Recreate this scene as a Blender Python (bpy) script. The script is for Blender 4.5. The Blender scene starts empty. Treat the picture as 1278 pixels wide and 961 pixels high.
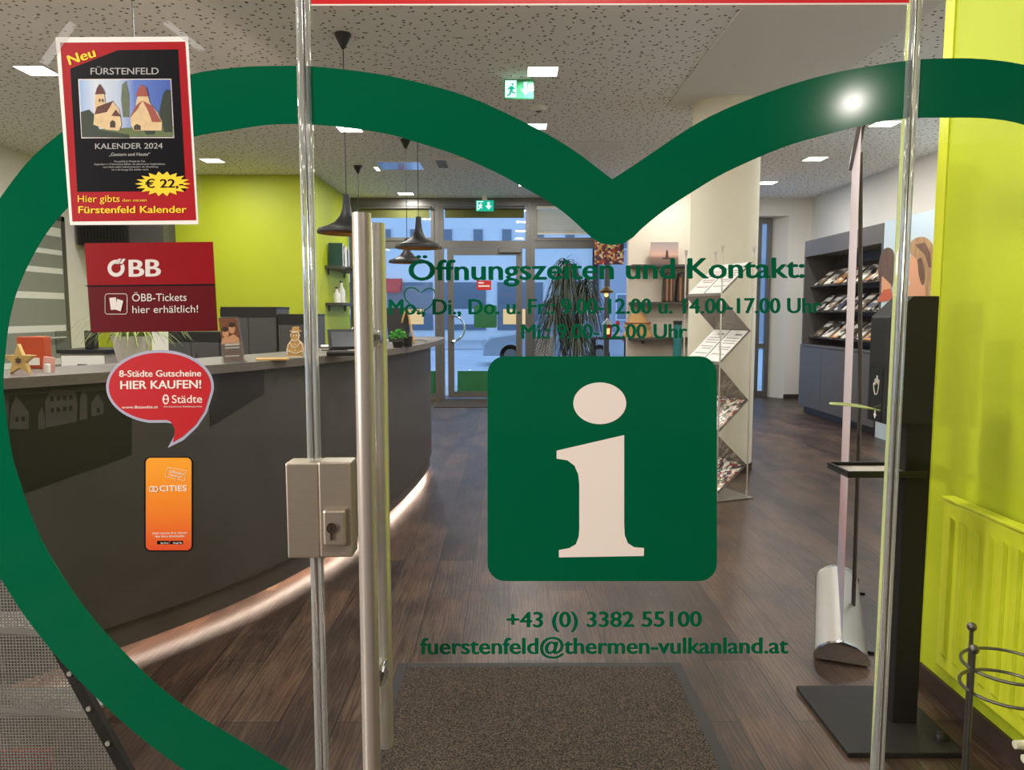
import bpy, bmesh, math, random
from mathutils import Vector, Matrix
from mathutils.geometry import tessellate_polygon
random.seed(7)
C = bpy.context.scene.collection
SC = bpy.context.scene

# ------------------------------------------------------------------ camera, world, exposure
F_PX, EYE = 940.0, 1.42
PITCH, YAW = math.atan(90.5 / F_PX), math.atan(4 / F_PX)
cam_d = bpy.data.cameras.new('camera'); cam = bpy.data.objects.new('camera', cam_d); C.objects.link(cam)
cam_d.sensor_fit = 'HORIZONTAL'; cam_d.sensor_width = 36.0; cam_d.lens = 36.0 * F_PX / 1278.0
cam_d.clip_start = 0.02; cam_d.clip_end = 300
cam.location = (0, 0, EYE)
cam.rotation_euler = (math.pi / 2 - PITCH, 0, -YAW)
SC.camera = cam
SC.view_settings.view_transform = 'Standard'; SC.view_settings.look = 'None'
SC.view_settings.gamma = 1.0; SC.view_settings.use_curve_mapping = False
SC.view_settings.exposure = 0.0
W = bpy.data.worlds.new('dusk_sky'); SC.world = W; W.use_nodes = True
bg = W.node_tree.nodes['Background']
bg.inputs['Color'].default_value = (0.36, 0.58, 1.0, 1); bg.inputs['Strength'].default_value = 2.1
try:
    SC.cycles.transparent_max_bounces = 24; SC.cycles.max_bounces = 10; SC.cycles.diffuse_bounces = 5
    SC.cycles.sample_clamp_indirect = 6.0
except Exception: pass
PANEL_W = 24.0          # watts of each square ceiling downlight
LAMP_COL = (1.0, 0.955, 0.92)
CEIL = 3.26

def area(name, loc, size, watts, col, rot=(0, 0, 0), size_y=None, parent=None):
    l = bpy.data.lights.new(name, 'AREA'); l.energy = watts; l.color = col; l.size = size
    if size_y: l.shape = 'RECTANGLE'; l.size_y = size_y
    o = bpy.data.objects.new(name, l); C.objects.link(o); o.location = loc; o.rotation_euler = rot
    if parent:
        o.parent = parent; o.matrix_parent_inverse = Matrix.Translation(-Vector(parent.location))
    return o

# ------------------------------------------------------------------ photograph pixel -> point of the place
def ray(x, y):
    a = (x - 639) / F_PX; b = (480.5 - y) / F_PX
    Y = math.cos(PITCH) + b * math.sin(PITCH); Z = -math.sin(PITCH) + b * math.cos(PITCH)
    return Vector((a * math.cos(YAW) + Y * math.sin(YAW), Y * math.cos(YAW) - a * math.sin(YAW), Z))
def at(x, y, Y):
    r = ray(x, y); return r * (Y / r.y) + Vector((0, 0, EYE))
def hz(x, y, z):
    r = ray(x, y); return r * ((z - EYE) / r.z) + Vector((0, 0, EYE))
def onx(x, y, X):
    r = ray(x, y); return r * (X / r.x) + Vector((0, 0, EYE))
GY = 1.29               # outer face of the shop-front glass
def gp(x, y): return at(x, y, GY)

# ------------------------------------------------------------------ materials
def lin(c):
    if isinstance(c, str): c = tuple(int(c[i:i + 2], 16) for i in (0, 2, 4))
    return tuple(((v / 255) / 12.92 if v / 255 <= .04045 else ((v / 255 + .055) / 1.055) ** 2.4) for v in c) + (1,)
class NT:
    def __init__(s, name):
        s.m = bpy.data.materials.new(name); s.m.use_nodes = True; s.t = s.m.node_tree
        s.b = s.t.nodes['Principled BSDF']; s.out = s.t.nodes['Material Output']
    def n(s, kind, **kw):
        nd = s.t.nodes.new('ShaderNode' + kind)
        for k, v in kw.items():
            if k.startswith('i_'):
                nd.inputs[k[2:].replace('_', ' ')].default_value = v
            else: setattr(nd, k, v)
        return nd
    def l(s, a, b): s.t.links.new(a, b)
    def math(s, op, a, b=None, c=None):
        nd = s.n('Math', operation=op)
        for i, v in enumerate((a, b, c)):
            if v is None: continue
            if hasattr(v, 'links'): s.l(v, nd.inputs[i])
            else: nd.inputs[i].default_value = v
        return nd.outputs[0]
    def mix(s, f, a, b):
        nd = s.n('Mix', data_type='RGBA')
        for i, v in ((0, f), (6, a), (7, b)):
            if hasattr(v, 'links'): s.l(v, nd.inputs[i])
            else: nd.inputs[i].default_value = v
        return nd.outputs[2]
    def coords(s, scale=(1, 1, 1), rot=(0, 0, 0)):
        tc = s.n('TexCoord'); mp = s.n('Mapping'); mp.inputs['Scale'].default_value = scale; mp.inputs['Rotation'].default_value = rot
        s.l(tc.outputs['Object'], mp.inputs['Vector']); return mp.outputs['Vector']
def mat(name, col, rough=.5, metal=0.0, vary=.06, nscale=18.0, stretch=(1, 1, 1), bump=0.0, spec=.5, emit=0.0, alpha=1.0):
    t = NT(name); c = lin(col); b = t.b
    b.inputs['Roughness'].default_value = rough; b.inputs['Metallic'].default_value = metal
    b.inputs['Specular IOR Level'].default_value = spec
    if emit:
        b.inputs['Emission Color'].default_value = c; b.inputs['Emission Strength'].default_value = emit
    if vary or bump:
        nz = t.n('TexNoise'); nz.inputs['Scale'].default_value = nscale; nz.inputs['Detail'].default_value = 4
        t.l(t.coords(stretch), nz.inputs['Vector'])
        lo = tuple(v * (1 - vary * 1.6) for v in c[:3]) + (1,); hi = tuple(min(1, v * (1 + vary * 1.6)) for v in c[:3]) + (1,)
        t.l(t.mix(nz.outputs['Fac'], lo, hi), b.inputs['Base Color'])
        if bump:
            bp = t.n('Bump'); bp.inputs['Strength'].default_value = bump; bp.inputs['Distance'].default_value = .01
            t.l(nz.outputs['Fac'], bp.inputs['Height']); t.l(bp.outputs['Normal'], b.inputs['Normal'])
    else: b.inputs['Base Color'].default_value = c
    if alpha < 1: b.inputs['Alpha'].default_value = alpha
    return t.m
def glass_mat(name, tint=(1, 1, 1), refl=1.0, rough=0.0, haze=0.0, hazecol=(1, 1, 1)):
    t = NT(name); t.t.nodes.remove(t.b)
    tr = t.n('BsdfTransparent'); tr.inputs['Color'].default_value = (*tint, 1)
    gl = t.n('BsdfGlossy'); gl.inputs['Roughness'].default_value = rough
    ge = t.n('NewGeometry'); dt = t.n('VectorMath', operation='DOT_PRODUCT'); t.l(ge.outputs['Incoming'], dt.inputs[0]); t.l(ge.outputs['Normal'], dt.inputs[1])
    sch = t.math('MULTIPLY_ADD', t.math('POWER', t.math('SUBTRACT', 1.0, t.math('ABSOLUTE', dt.outputs['Value'])), 5.0), .965, .035)
    mx = t.n('MixShader'); t.l(t.math('MINIMUM', t.math('MULTIPLY', sch, refl), 1.0), mx.inputs[0]); t.l(tr.outputs[0], mx.inputs[1]); t.l(gl.outputs[0], mx.inputs[2])
    o = mx.outputs[0]
    if haze:
        d = t.n('BsdfDiffuse'); d.inputs['Color'].default_value = (*hazecol, 1); m2 = t.n('MixShader'); m2.inputs[0].default_value = haze
        t.l(o, m2.inputs[1]); t.l(d.outputs[0], m2.inputs[2]); o = m2.outputs[0]
    t.l(o, t.out.inputs['Surface']); return t.m
def emission_mat(name, col, strength):
    t = NT(name); t.t.nodes.remove(t.b); e = t.n('Emission'); e.inputs[0].default_value = lin(col); e.inputs[1].default_value = strength
    t.l(e.outputs[0], t.out.inputs['Surface']); return t.m

def floor_mat():
    t = NT('dark_plank_floor'); v = t.coords((1, 1, 1), (0, 0, math.pi / 2))
    br = t.n('TexBrick', offset=.37, squash=1.0); t.l(v, br.inputs['Vector'])
    for k, x in (('Scale', 1), ('Mortar Size', .0022), ('Mortar Smooth', .3), ('Bias', 0), ('Brick Width', 1.25), ('Row Height', .2)): br.inputs[k].default_value = x
    br.inputs['Color1'].default_value = (0, 0, 0, 1); br.inputs['Color2'].default_value = (1, 1, 1, 1); br.inputs['Mortar'].default_value = (.5, .5, .5, 1)
    g = t.n('TexNoise'); t.l(t.coords((16, 2.4, 16)), g.inputs['Vector']); g.inputs['Scale'].default_value = 2.4; g.inputs['Detail'].default_value = 8; g.inputs['Roughness'].default_value = .65
    g2 = t.n('TexNoise'); t.l(t.coords((4, 1.8, 4)), g2.inputs['Vector']); g2.inputs['Scale'].default_value = 1.3; g2.inputs['Detail'].default_value = 5
    w = t.n('TexWave', wave_type='BANDS', bands_direction='X'); t.l(t.coords((9, .7, 9)), w.inputs['Vector'])
    for k, x in (('Scale', 2.2), ('Distortion', 14.0), ('Detail', 4.0), ('Detail Scale', 1.4)): w.inputs[k].default_value = x
    cr = t.n('ValToRGB'); e = cr.color_ramp.elements
    e[0].position = .3; e[0].color = lin('1b1410'); e[1].position = .78; e[1].color = lin('64503f')
    m = cr.color_ramp.elements.new(.5); m.color = lin('372a22')
    s = t.math('MULTIPLY', g.outputs['Fac'], .40); s = t.math('MULTIPLY_ADD', g2.outputs['Fac'], .52, s); s = t.math('MULTIPLY_ADD', br.outputs['Color'], .17, s)
    s = t.math('MULTIPLY_ADD', w.outputs['Fac'], .13, s); s = t.math('SUBTRACT', s, .08)
    t.l(s, cr.inputs[0])
    g3 = t.n('TexNoise'); t.l(t.coords((3, 1.2, 3)), g3.inputs['Vector']); g3.inputs['Scale'].default_value = 1.7; g3.inputs['Detail'].default_value = 3
    hue = t.n('Mix', data_type='RGBA', blend_type='MULTIPLY'); hue.inputs[0].default_value = .55; t.l(cr.outputs[0], hue.inputs[6])
    hr = t.n('ValToRGB'); hr.color_ramp.elements[0].position = .38; hr.color_ramp.elements[0].color = (1.0, .72, .58, 1); hr.color_ramp.elements[1].position = .62; hr.color_ramp.elements[1].color = (1, 1, 1, 1); t.l(g3.outputs['Fac'], hr.inputs[0]); t.l(hr.outputs[0], hue.inputs[7])
    c = t.mix(br.outputs['Fac'], hue.outputs[2], lin('120d0a')); t.l(c, t.b.inputs['Base Color'])
    t.l(t.math('MULTIPLY_ADD', g.outputs['Fac'], .25, .27), t.b.inputs['Roughness']); t.b.inputs['Specular IOR Level'].default_value = .36
    bp = t.n('Bump'); bp.inputs['Strength'].default_value = .25; bp.inputs['Distance'].default_value = .004
    t.l(s, bp.inputs['Height']); t.l(bp.outputs[0], t.b.inputs['Normal']); return t.m
def ceiling_mat():
    t = NT('perforated_acoustic_ceiling'); v = t.coords((1, 1, 0))
    out = None
    for sc, th, off in ((11.0, .11, 0), (9.0, .075, 3.1)):
        vo = t.n('TexVoronoi', voronoi_dimensions='2D'); mp = t.n('Mapping'); mp.inputs['Location'].default_value = (off, off * .7, 0)
        t.l(v, mp.inputs['Vector']); t.l(mp.outputs[0], vo.inputs['Vector']); vo.inputs['Scale'].default_value = sc
        h = t.math('LESS_THAN', vo.outputs['Distance'], th)
        out = h if out is None else t.math('MAXIMUM', out, h)
    t.l(t.mix(out, lin('efece6'), lin('5e584f')), t.b.inputs['Base Color']); t.b.inputs['Roughness'].default_value = .9; return t.m
def mat_carpet():
    t = NT('brown_ribbed_mat'); nz = t.n('TexNoise'); nz.inputs['Scale'].default_value = 170; nz.inputs['Detail'].default_value = 2; t.l(t.coords(), nz.inputs['Vector'])
    w = t.n('TexVoronoi'); w.inputs['Scale'].default_value = 150; t.l(t.coords(), w.inputs['Vector'])
    cr = t.n('ValToRGB'); cr.color_ramp.elements[0].position = .42; cr.color_ramp.elements[0].color = lin('120d09'); cr.color_ramp.elements[1].position = .62; cr.color_ramp.elements[1].color = lin('554638')
    t.l(nz.outputs['Fac'], cr.inputs[0]); t.l(cr.outputs[0], t.b.inputs['Base Color']); t.b.inputs['Roughness'].default_value = .95
    bp = t.n('Bump'); bp.inputs['Strength'].default_value = .7; bp.inputs['Distance'].default_value = .006; t.l(w.outputs['Distance'], bp.inputs['Height']); t.l(bp.outputs[0], t.b.inputs['Normal']); return t.m
def mesh_metal():
    t = NT('perforated_grey_metal'); t.b.inputs['Base Color'].default_value = lin('85807a'); t.b.inputs['Metallic'].default_value = .2; t.b.inputs['Roughness'].default_value = .45
    sp = t.n('SeparateXYZ'); tc = t.n('TexCoord'); t.l(tc.outputs['Object'], sp.inputs[0])
    k = 2 * math.pi / .0155
    u = t.math('MULTIPLY', t.math('ADD', sp.outputs['X'], sp.outputs['Y']), k); v = t.math('MULTIPLY', sp.outputs['Z'], k)
    s = t.math('ADD', t.math('SINE', t.math('ADD', u, v)), t.math('SINE', t.math('SUBTRACT', u, v)))
    hole = t.math('GREATER_THAN', t.math('ABSOLUTE', s), .9)
    tr = t.n('BsdfTransparent'); mx = t.n('MixShader'); t.l(hole, mx.inputs[0]); t.l(t.b.outputs[0], mx.inputs[1]); t.l(tr.outputs[0], mx.inputs[2]); t.l(mx.outputs[0], t.out.inputs['Surface']); return t.m
def ramp_mat(name, axis, z0, z1, stops, rough=.4):
    t = NT(name); tc = t.n('TexCoord'); sp = t.n('SeparateXYZ'); t.l(tc.outputs['Object'], sp.inputs[0])
    mr = t.n('MapRange'); mr.inputs[1].default_value = z0; mr.inputs[2].default_value = z1; t.l(sp.outputs[axis], mr.inputs[0])
    cr = t.n('ValToRGB'); e = cr.color_ramp.elements
    e[0].position, e[0].color = stops[0][0], lin(stops[0][1]); e[1].position, e[1].color = stops[-1][0], lin(stops[-1][1])
    for p, c in stops[1:-1]: e.new(p).color = lin(c)
    t.l(mr.outputs[0], cr.inputs[0]); t.l(cr.outputs[0], t.b.inputs['Base Color']); t.b.inputs['Roughness'].default_value = rough; return t.m
def print_mat(name, cols, scale=30, rough=.35, kind='voronoi'):
    t = NT(name); v = t.n('TexVoronoi'); v.inputs['Scale'].default_value = scale; t.l(t.coords(), v.inputs['Vector'])
    cr = t.n('ValToRGB'); cr.color_ramp.interpolation = 'CONSTANT'; e = cr.color_ramp.elements
    sp = t.n('SeparateColor'); t.l(v.outputs['Color'], sp.inputs[0]); t.l(sp.outputs[0], cr.inputs[0])
    e[0].position = 0; e[0].color = lin(cols[0]); e[1].position = 1 - 1 / len(cols); e[1].color = lin(cols[-1])
    for i, c in enumerate(cols[1:-1]): e.new((i + 1) / len(cols)).color = lin(c)
    t.l(cr.outputs[0], t.b.inputs['Base Color']); t.b.inputs['Roughness'].default_value = rough; return t.m
def stripes_mat(name, a, b, period, duty, off=0.0, rough=.5):
    t = NT(name); tc = t.n('TexCoord'); sp = t.n('SeparateXYZ'); t.l(tc.outputs['Object'], sp.inputs[0])
    fr = t.math('FRACT', t.math('DIVIDE', t.math('ADD', sp.outputs['Z'], off), period))
    t.l(t.mix(t.math('LESS_THAN', fr, duty), lin(a), lin(b)), t.b.inputs['Base Color']); t.b.inputs['Roughness'].default_value = rough; return t.m

M = {}
M['floor'] = floor_mat(); M['ceiling'] = ceiling_mat()
M['plaster'] = mat('smooth_ceiling_plaster', 'e2ded5', .9, vary=.02, nscale=3)
M['lime'] = mat('lime_green_paint', 'bcc720', .55, vary=.03, nscale=2.5)
M['limemetal'] = mat('lime_green_lacquer', 'd8de34', .35, vary=.02)
M['white'] = mat('white_wall_paint', 'e9e4dc', .8, vary=.02, nscale=2)
M['cream'] = mat('cream_column_paint', 'e6dec6', .75, vary=.02, nscale=2)
M['beige'] = mat('beige_wall_paint', 'cfc2b0', .8, vary=.03, nscale=2)
M['passage'] = mat('passage_plaster', '7a736a', .9, vary=.03, nscale=2)
M['skirt'] = mat('dark_brown_skirting', '3a2c25', .5)
M['alu'] = mat('grey_aluminium_frame', '716e6a', .4, .55, vary=.04, nscale=40)
M['steel'] = mat('brushed_stainless_steel', 'ded5ca', .3, .72, vary=.07, nscale=30, stretch=(60, 60, 1))
M['steelplate'] = mat('satin_steel_plate', 'b3a797', .38, .78, vary=.05, nscale=14, stretch=(1, 1, 25))
M['chrome'] = mat('polished_chrome', 'd5d5d5', .12, 1.0, vary=0)
M['glass'] = glass_mat('clear_pane', (.97, .985, .98), 1.0)
M['acrylic'] = glass_mat('clear_acrylic', (.9, .92, .92), 1.2, .02, .06, (.9, .9, .9))
M['tape'] = glass_mat('clear_tape', (.97, .97, .97), 1.6, .12, .12, (.9, .9, .88))
M['smoke'] = glass_mat('smoked_acrylic', (.62, .60, .58), 1.2, .06, .30, (.30, .27, .25))
t_ = NT('clear_seal_profile'); t_.b.inputs['Transmission Weight'].default_value = .85; t_.b.inputs['Roughness'].default_value = .04; t_.b.inputs['Base Color'].default_value = (.92, .95, .92, 1); t_.b.inputs['IOR'].default_value = 1.45
M['seal'] = t_.m
M['green'] = mat('dark_green_vinyl', '00593a', .11, vary=.03, nscale=6, spec=.3)
M['vwhite'] = mat('white_vinyl', 'efe2d6', .4, vary=.01)
M['vred'] = mat('red_vinyl', 'd01a1f', .35, vary=.02); M['pred'] = mat('red_poster_print', 'a81620', .35, vary=.02, spec=.25)
M['dgrey'] = mat('anthracite_laminate', '4b4744', .5, vary=.1, nscale=6, stretch=(1, 1, .4))
M['dgrey2'] = mat('anthracite_base_strip', '554d48', .5, vary=.06)
M['worktop'] = mat('grey_oak_worktop', '6a625b', .45, vary=.14, nscale=12, stretch=(2, 2, 9))
M['black'] = mat('black_plastic', '191817', .4, vary=.02)
M['blackmatt'] = mat('matt_black_metal', '1c1b1a', .5, .2, vary=.03)
M['blackpost'] = mat('black_powder_coat', '1d1c1b', .55, .0, vary=.05, spec=.25)
M['cab'] = mat('dark_grey_cabinet', '53504f', .5, vary=.04, nscale=4)
M['cabdark'] = mat('dark_brown_back_panel', '3a3330', .55, vary=.05)
M['copper'] = mat('beaten_brass_inside', 'b98a4a', .4, 1.0, vary=.2, nscale=40)
M['paper'] = mat('white_paper', 'ece8e0', .7, vary=.02)
M['leaf'] = mat('dark_green_leaf', '22301c', .5, vary=.3, nscale=8)
M['leaf2'] = mat('variegated_leaf', '93a558', .5, vary=.35, nscale=30)
M['herb'] = mat('bright_green_herb', '3f9a2c', .5, vary=.3, nscale=40)
M['bark'] = mat('brown_stem', '5b4636', .8, vary=.2)
M['wood'] = mat('light_wood', 'c49a5c', .5, vary=.15, nscale=25, stretch=(1, 1, 6))
M['gold'] = mat('gold_painted_wood', 'd4b06a', .45, .25, vary=.2, nscale=30)
M['lightpanel'] = emission_mat('lit_diffuser', 'fff6e6', 9.0)
M['carpet'] = mat_carpet(); M['rubber'] = mat('black_rubber_edge', '242220', .7)
M['meshmetal'] = mesh_metal()

# ------------------------------------------------------------------ mesh building
class MB:
    def __init__(s): s.bm = bmesh.new()
    def poly(s, pts):
        return s.bm.faces.new([s.bm.verts.new(p) for p in pts])
    def box(s, c, d, rz=0.0, rot=None):
        m = Matrix.Translation(c) @ (rot if rot else Matrix.Rotation(rz, 4, 'Z')) @ Matrix.Diagonal((*d, 1))
        bmesh.ops.create_cube(s.bm, size=1, matrix=m); return s
    def bb(s, x0, x1, y0, y1, z0, z1): return s.box(((x0 + x1) / 2, (y0 + y1) / 2, (z0 + z1) / 2), (abs(x1 - x0), abs(y1 - y0), abs(z1 - z0)))
    def prism(s, pts, off):
        """closed polygon of 3-D points swept by the vector off"""
        off = Vector(off); pts = [Vector(p) for i, p in enumerate(pts) if (Vector(p) - Vector(pts[i - 1])).length > 1e-7]; a = [s.bm.verts.new(p) for p in pts]; b = [s.bm.verts.new(Vector(p) + off) for p in pts]; n = len(a)
        for i in range(n): s.bm.faces.new((a[i], b[i], b[(i + 1) % n], a[(i + 1) % n]))
        if n <= 4: s.bm.faces.new(a); s.bm.faces.new(b[::-1]); return s
        for t in tessellate_polygon([[v.co for v in a]]):
            if len(set(t)) == 3: s.bm.faces.new([a[i] for i in t]); s.bm.faces.new([b[i] for i in t[::-1]])
        return s
    def tube(s, pts, r, n=12, cap=True):
        pts = [Vector(p) for p in pts]; rs = r if isinstance(r, (list, tuple)) else [r] * len(pts); rings = []
        up = None
        for i, p in enumerate(pts):
            t = (pts[min(i + 1, len(pts) - 1)] - pts[max(i - 1, 0)]).normalized()
            if up is None: up = t.orthogonal().normalized()
            up = (up - t * up.dot(t)); up = up.normalized() if up.length > 1e-6 else t.orthogonal().normalized()
            v = t.cross(up)
            rings.append([s.bm.verts.new(p + (up * math.cos(2 * math.pi * k / n) + v * math.sin(2 * math.pi * k / n)) * rs[i]) for k in range(n)])
        for a, b in zip(rings, rings[1:]):
            for k in range(n): s.bm.faces.new((a[k], a[(k + 1) % n], b[(k + 1) % n], b[k]))
        if cap: s.bm.faces.new(rings[0][::-1]); s.bm.faces.new(rings[-1])
        return s
    def ring(s, c, R, r, n=40, m=8, axis='Z', arc=2 * math.pi, a0=0):
        pts = []
        for i in range(n + 1):
            a = a0 + arc * i / n; p = {'Z': (math.cos(a) * R, math.sin(a) * R, 0), 'Y': (math.cos(a) * R, 0, math.sin(a) * R), 'X': (0, math.cos(a) * R, math.sin(a) * R)}[axis]
            pts.append(Vector(c) + Vector(p))
        return s.tube(pts, r, m, cap=arc < 6.2)
    def lathe(s, prof, c=(0, 0, 0), n=32, sx=1, sy=1):
        rings = []
        for r, z in prof:
            rings.append([s.bm.verts.new((c[0] + r * sx * math.cos(2 * math.pi * k / n), c[1] + r * sy * math.sin(2 * math.pi * k / n), c[2] + z)) for k in range(n)])
        for a, b in zip(rings, rings[1:]):
            for k in range(n): s.bm.faces.new((a[k], a[(k + 1) % n], b[(k + 1) % n], b[k]))
        s.bm.faces.new(rings[0][::-1]); s.bm.faces.new(rings[-1]); return s
    def ball(s, c, r, sc=(1, 1, 1), n=16):
        bmesh.ops.create_uvsphere(s.bm, u_segments=n, v_segments=max(6, n // 2), radius=r, matrix=Matrix.Translation(c) @ Matrix.Diagonal((*sc, 1))); return s
    def ribbon(s, pts, ws, side):
        side = Vector(side).normalized(); L = [s.bm.verts.new(Vector(p) - side * w) for p, w in zip(pts, ws)]; R = [s.bm.verts.new(Vector(p) + side * w) for p, w in zip(pts, ws)]
        for i in range(len(pts) - 1): s.bm.faces.new((L[i], R[i], R[i + 1], L[i + 1]))
        return s
    def build(s, name, m, parent=None, smooth=False, bevel=0.0, seg=2, solid=0.0):
        bmesh.ops.recalc_face_normals(s.bm, faces=s.bm.faces)
        me = bpy.data.meshes.new(name); s.bm.to_mesh(me); s.bm.free()
        o = bpy.data.objects.new(name, me); C.objects.link(o)
        me.materials.append(M[m] if isinstance(m, str) else m)
        if smooth:
            for p in me.polygons: p.use_smooth = True
            me.set_sharp_from_angle(angle=math.radians(38))
        if bevel:
            b = o.modifiers.new('bevel', 'BEVEL'); b.width = bevel; b.segments = seg; b.limit_method = 'ANGLE'; b.angle_limit = .6
        if solid:
            b = o.modifiers.new('solidify', 'SOLIDIFY'); b.thickness = solid; b.offset = 0
        if parent is not None: attach(o, parent)
        return o
def world_loc(o):
    v = Vector(o.location); 
    while o.parent: o = o.parent; v = v + Vector(o.location) if o.type == 'EMPTY' else v
    return v
def attach(o, parent):
    o.parent = parent; top = parent
    while top.parent: top = top.parent
    base = Vector(top.location) if top.type == 'EMPTY' else Vector()
    # parts are built in the same coordinates as their thing
    if parent is top: o.matrix_parent_inverse = Matrix.Translation(-base)
def tag(o, label, cat, group=None, kind=None):
    o['label'] = label; o['category'] = cat
    if group: o['group'] = group
    if kind: o['kind'] = kind
    return o
def thing(name, label, cat, loc=(0, 0, 0), group=None):
    o = bpy.data.objects.new(name, None); C.objects.link(o); o.empty_display_size = .1; o.location = loc
    return tag(o, label, cat, group)
def struct(o): o['kind'] = 'structure'; return o
def sroot(name, loc=(0, 0, 0)):
    o = bpy.data.objects.new(name, None); C.objects.link(o); o.location = loc; o['kind'] = 'structure'; return o
def kids(o): return [c for c in bpy.data.objects if c.parent == o]
def dup(root, loc, label=None, rz=None, scale=None):
    r = root.copy(); C.objects.link(r); r.location = loc
    if label: r['label'] = label
    if rz is not None: r.rotation_euler = (0, 0, rz)
    if scale is not None: r.scale = (scale,) * 3
    for ch in kids(root):
        c = ch.copy(); C.objects.link(c); c.parent = r; c.matrix_parent_inverse = ch.matrix_parent_inverse.copy()
        for g in kids(ch):
            d = g.copy(); C.objects.link(d); d.parent = c; d.matrix_parent_inverse = g.matrix_parent_inverse.copy()
    return r
def spline(pts, per=8):
    out = []; P = [Vector(p) for p in pts]; n = len(P)
    for i in range(n - 1):
        p0 = P[max(i - 1, 0)]; p1 = P[i]; p2 = P[i + 1]; p3 = P[min(i + 2, n - 1)]
        for k in range(per):
            t = k / per
            out.append(.5 * ((2 * p1) + (p2 - p0) * t + (2 * p0 - 5 * p1 + 4 * p2 - p3) * t * t + (3 * p1 - p0 - 3 * p2 + p3) * t ** 3))
    out.append(P[-1]); return out
def offset2d(pts, d):
    out = []
    for i, p in enumerate(pts):
        t = (pts[min(i + 1, len(pts) - 1)] - pts[max(i - 1, 0)]); n = Vector((-t.y, t.x)).normalized(); out.append(Vector((p.x, p.y)) + n * d)
    return out

# ------------------------------------------------------------------ lettering
def text_data(body, bold=0.0):
    c = bpy.data.curves.new('lettering', 'FONT'); c.body = body; c.size = 1; c.offset = bold; c.fill_mode = 'BOTH'; c.resolution_u = 4; c.extrude = .5
    o = bpy.data.objects.new('lettering', c); C.objects.link(o)
    dg = bpy.context.evaluated_depsgraph_get(); dg.update()
    me = bpy.data.meshes.new_from_object(o.evaluated_get(dg)); bpy.data.objects.remove(o); bpy.data.curves.remove(c)
    return me
_h = text_data('H'); CAPH = max(v.co.y for v in _h.vertices)
class Plane:
    """a flat surface: px -> point and the outward normal"""
    def __init__(s, fn, nrm): s.fn = fn; s.n = Vector(nrm)
    def __call__(s, x, y, lift=0.0): return s.fn(x, y) + s.n * lift
GL = Plane(gp, (0, -1, 0))
def lettering(mb, pl, body, p0, p1, cap, lift, th=.0004, bold=0.0, slant=0.0):
    """writes body so that it runs from pixel p0 to pixel p1 along its baseline, capitals cap pixels high"""
    me = text_data(body); vs = me.vertices
    x0 = min(v.co.x for v in vs); x1 = max(v.co.x for v in vs)
    d = Vector((p1[0] - p0[0], p1[1] - p0[1])); L = d.length; d /= L; up = Vector((d.y, -d.x))
    shifts = [(0, 0)] if bold <= 0 else [(-1, 0), (0, .5), (1, 0), (0, -.5)]
    for k, (sx, sy) in enumerate(shifts):
        nv = []
        for v in vs:
            u = (v.co.x - x0) / (x1 - x0) * L + sx * bold * cap * 1.5; h = v.co.y / CAPH * cap + sy * bold * cap
            q = Vector(p0) + d * (u + slant * h) + up * h
            nv.append(mb.bm.verts.new(pl(q.x, q.y, lift + k * .00002 + (th if v.co.z > 0 else 0))))
        for p in me.polygons:
            try: mb.bm.faces.new([nv[i] for i in p.vertices])
            except ValueError: pass
    bpy.data.meshes.remove(me); return mb
def shape(mb, pl, pts, lift, th=.0004): return mb.prism([pl(x, y, lift) for x, y in pts], pl.n * th)
def rrect(x0, y0, x1, y1, r, n=7):
    out = []
    for cx, cy, a in ((x1 - r, y0 + r, -90), (x1 - r, y1 - r, 0), (x0 + r, y1 - r, 90), (x0 + r, y0 + r, 180)):
        for k in range(n + 1):
            t = math.radians(a + 90 * k / n); out.append((cx + r * math.cos(t), cy + r * math.sin(t)))
    return out
def ell(cx, cy, rx, ry, n=40): return [(cx + rx * math.cos(2 * math.pi * k / n), cy + ry * math.sin(2 * math.pi * k / n)) for k in range(n)]
def sp2(pts, per=6): return [(v.x, v.y) for v in spline([(x, y, 0) for x, y in pts], per)]
def crop(s, x0, y0): return lambda *pts: [(x0 + x / s, y0 + y / s) for x, y in pts]

# ================================================================== THE ROOM
def sbox(name, m, *b, parent=None, **k):
    o = MB().bb(*b).build(name, m, parent, **k)
    return struct(o) if parent is None else o
FAC = 12.4
sbox('floor', 'floor', -6, 5.3, -6.2, 12.9, -.12, 0)
sbox('ceiling', 'ceiling', -6, 5.3, 1.31, 12.9, CEIL, CEIL + .12)
sbox('trim_1', 'plaster', 1.41, 2.57, 1.35, 6.9, CEIL - .012, CEIL - .0005)
LWX = -5.65
sbox('wall_left', 'white', LWX - .15, LWX, 1.4, 12.4, 0, CEIL)
sbox('wall_back_left', 'lime', LWX + .001, -2.6, 10.34, 10.5, 0, CEIL)
sbox('wall_left_lime', 'lime', -2.75, -2.6, 10.505, 12.39, 0, CEIL)
sbox('wall_right', 'white', 4.92, 5.07, 2.9, 12.9, 0, CEIL)
sbox('wall_front_left', 'white', -6, -2.3, 1.2, 1.395, 0, CEIL)
sbox('wall_front_header', 'white', -2.29, 1.59, 1.24, 1.345, 2.45, CEIL)
sbox('wall_lime_right', 'lime', 1.6, 1.74, 1.2, 2.86, 0, CEIL)
sbox('trim_3', 'limemetal', 1.594, 1.5995, 2.80, 2.86, .001, CEIL - .001)
sbox('wall_front_right', 'white', 1.75, 5.07, 2.7, 2.86, 0, CEIL)
sbox('baseboard_right', 'skirt', 1.585, 1.6, 1.32, 2.86, 0, .07)
sbox('wall_partition', 'beige', 1.66, 3.3, 10.55, 10.7, 0, CEIL)
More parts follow.
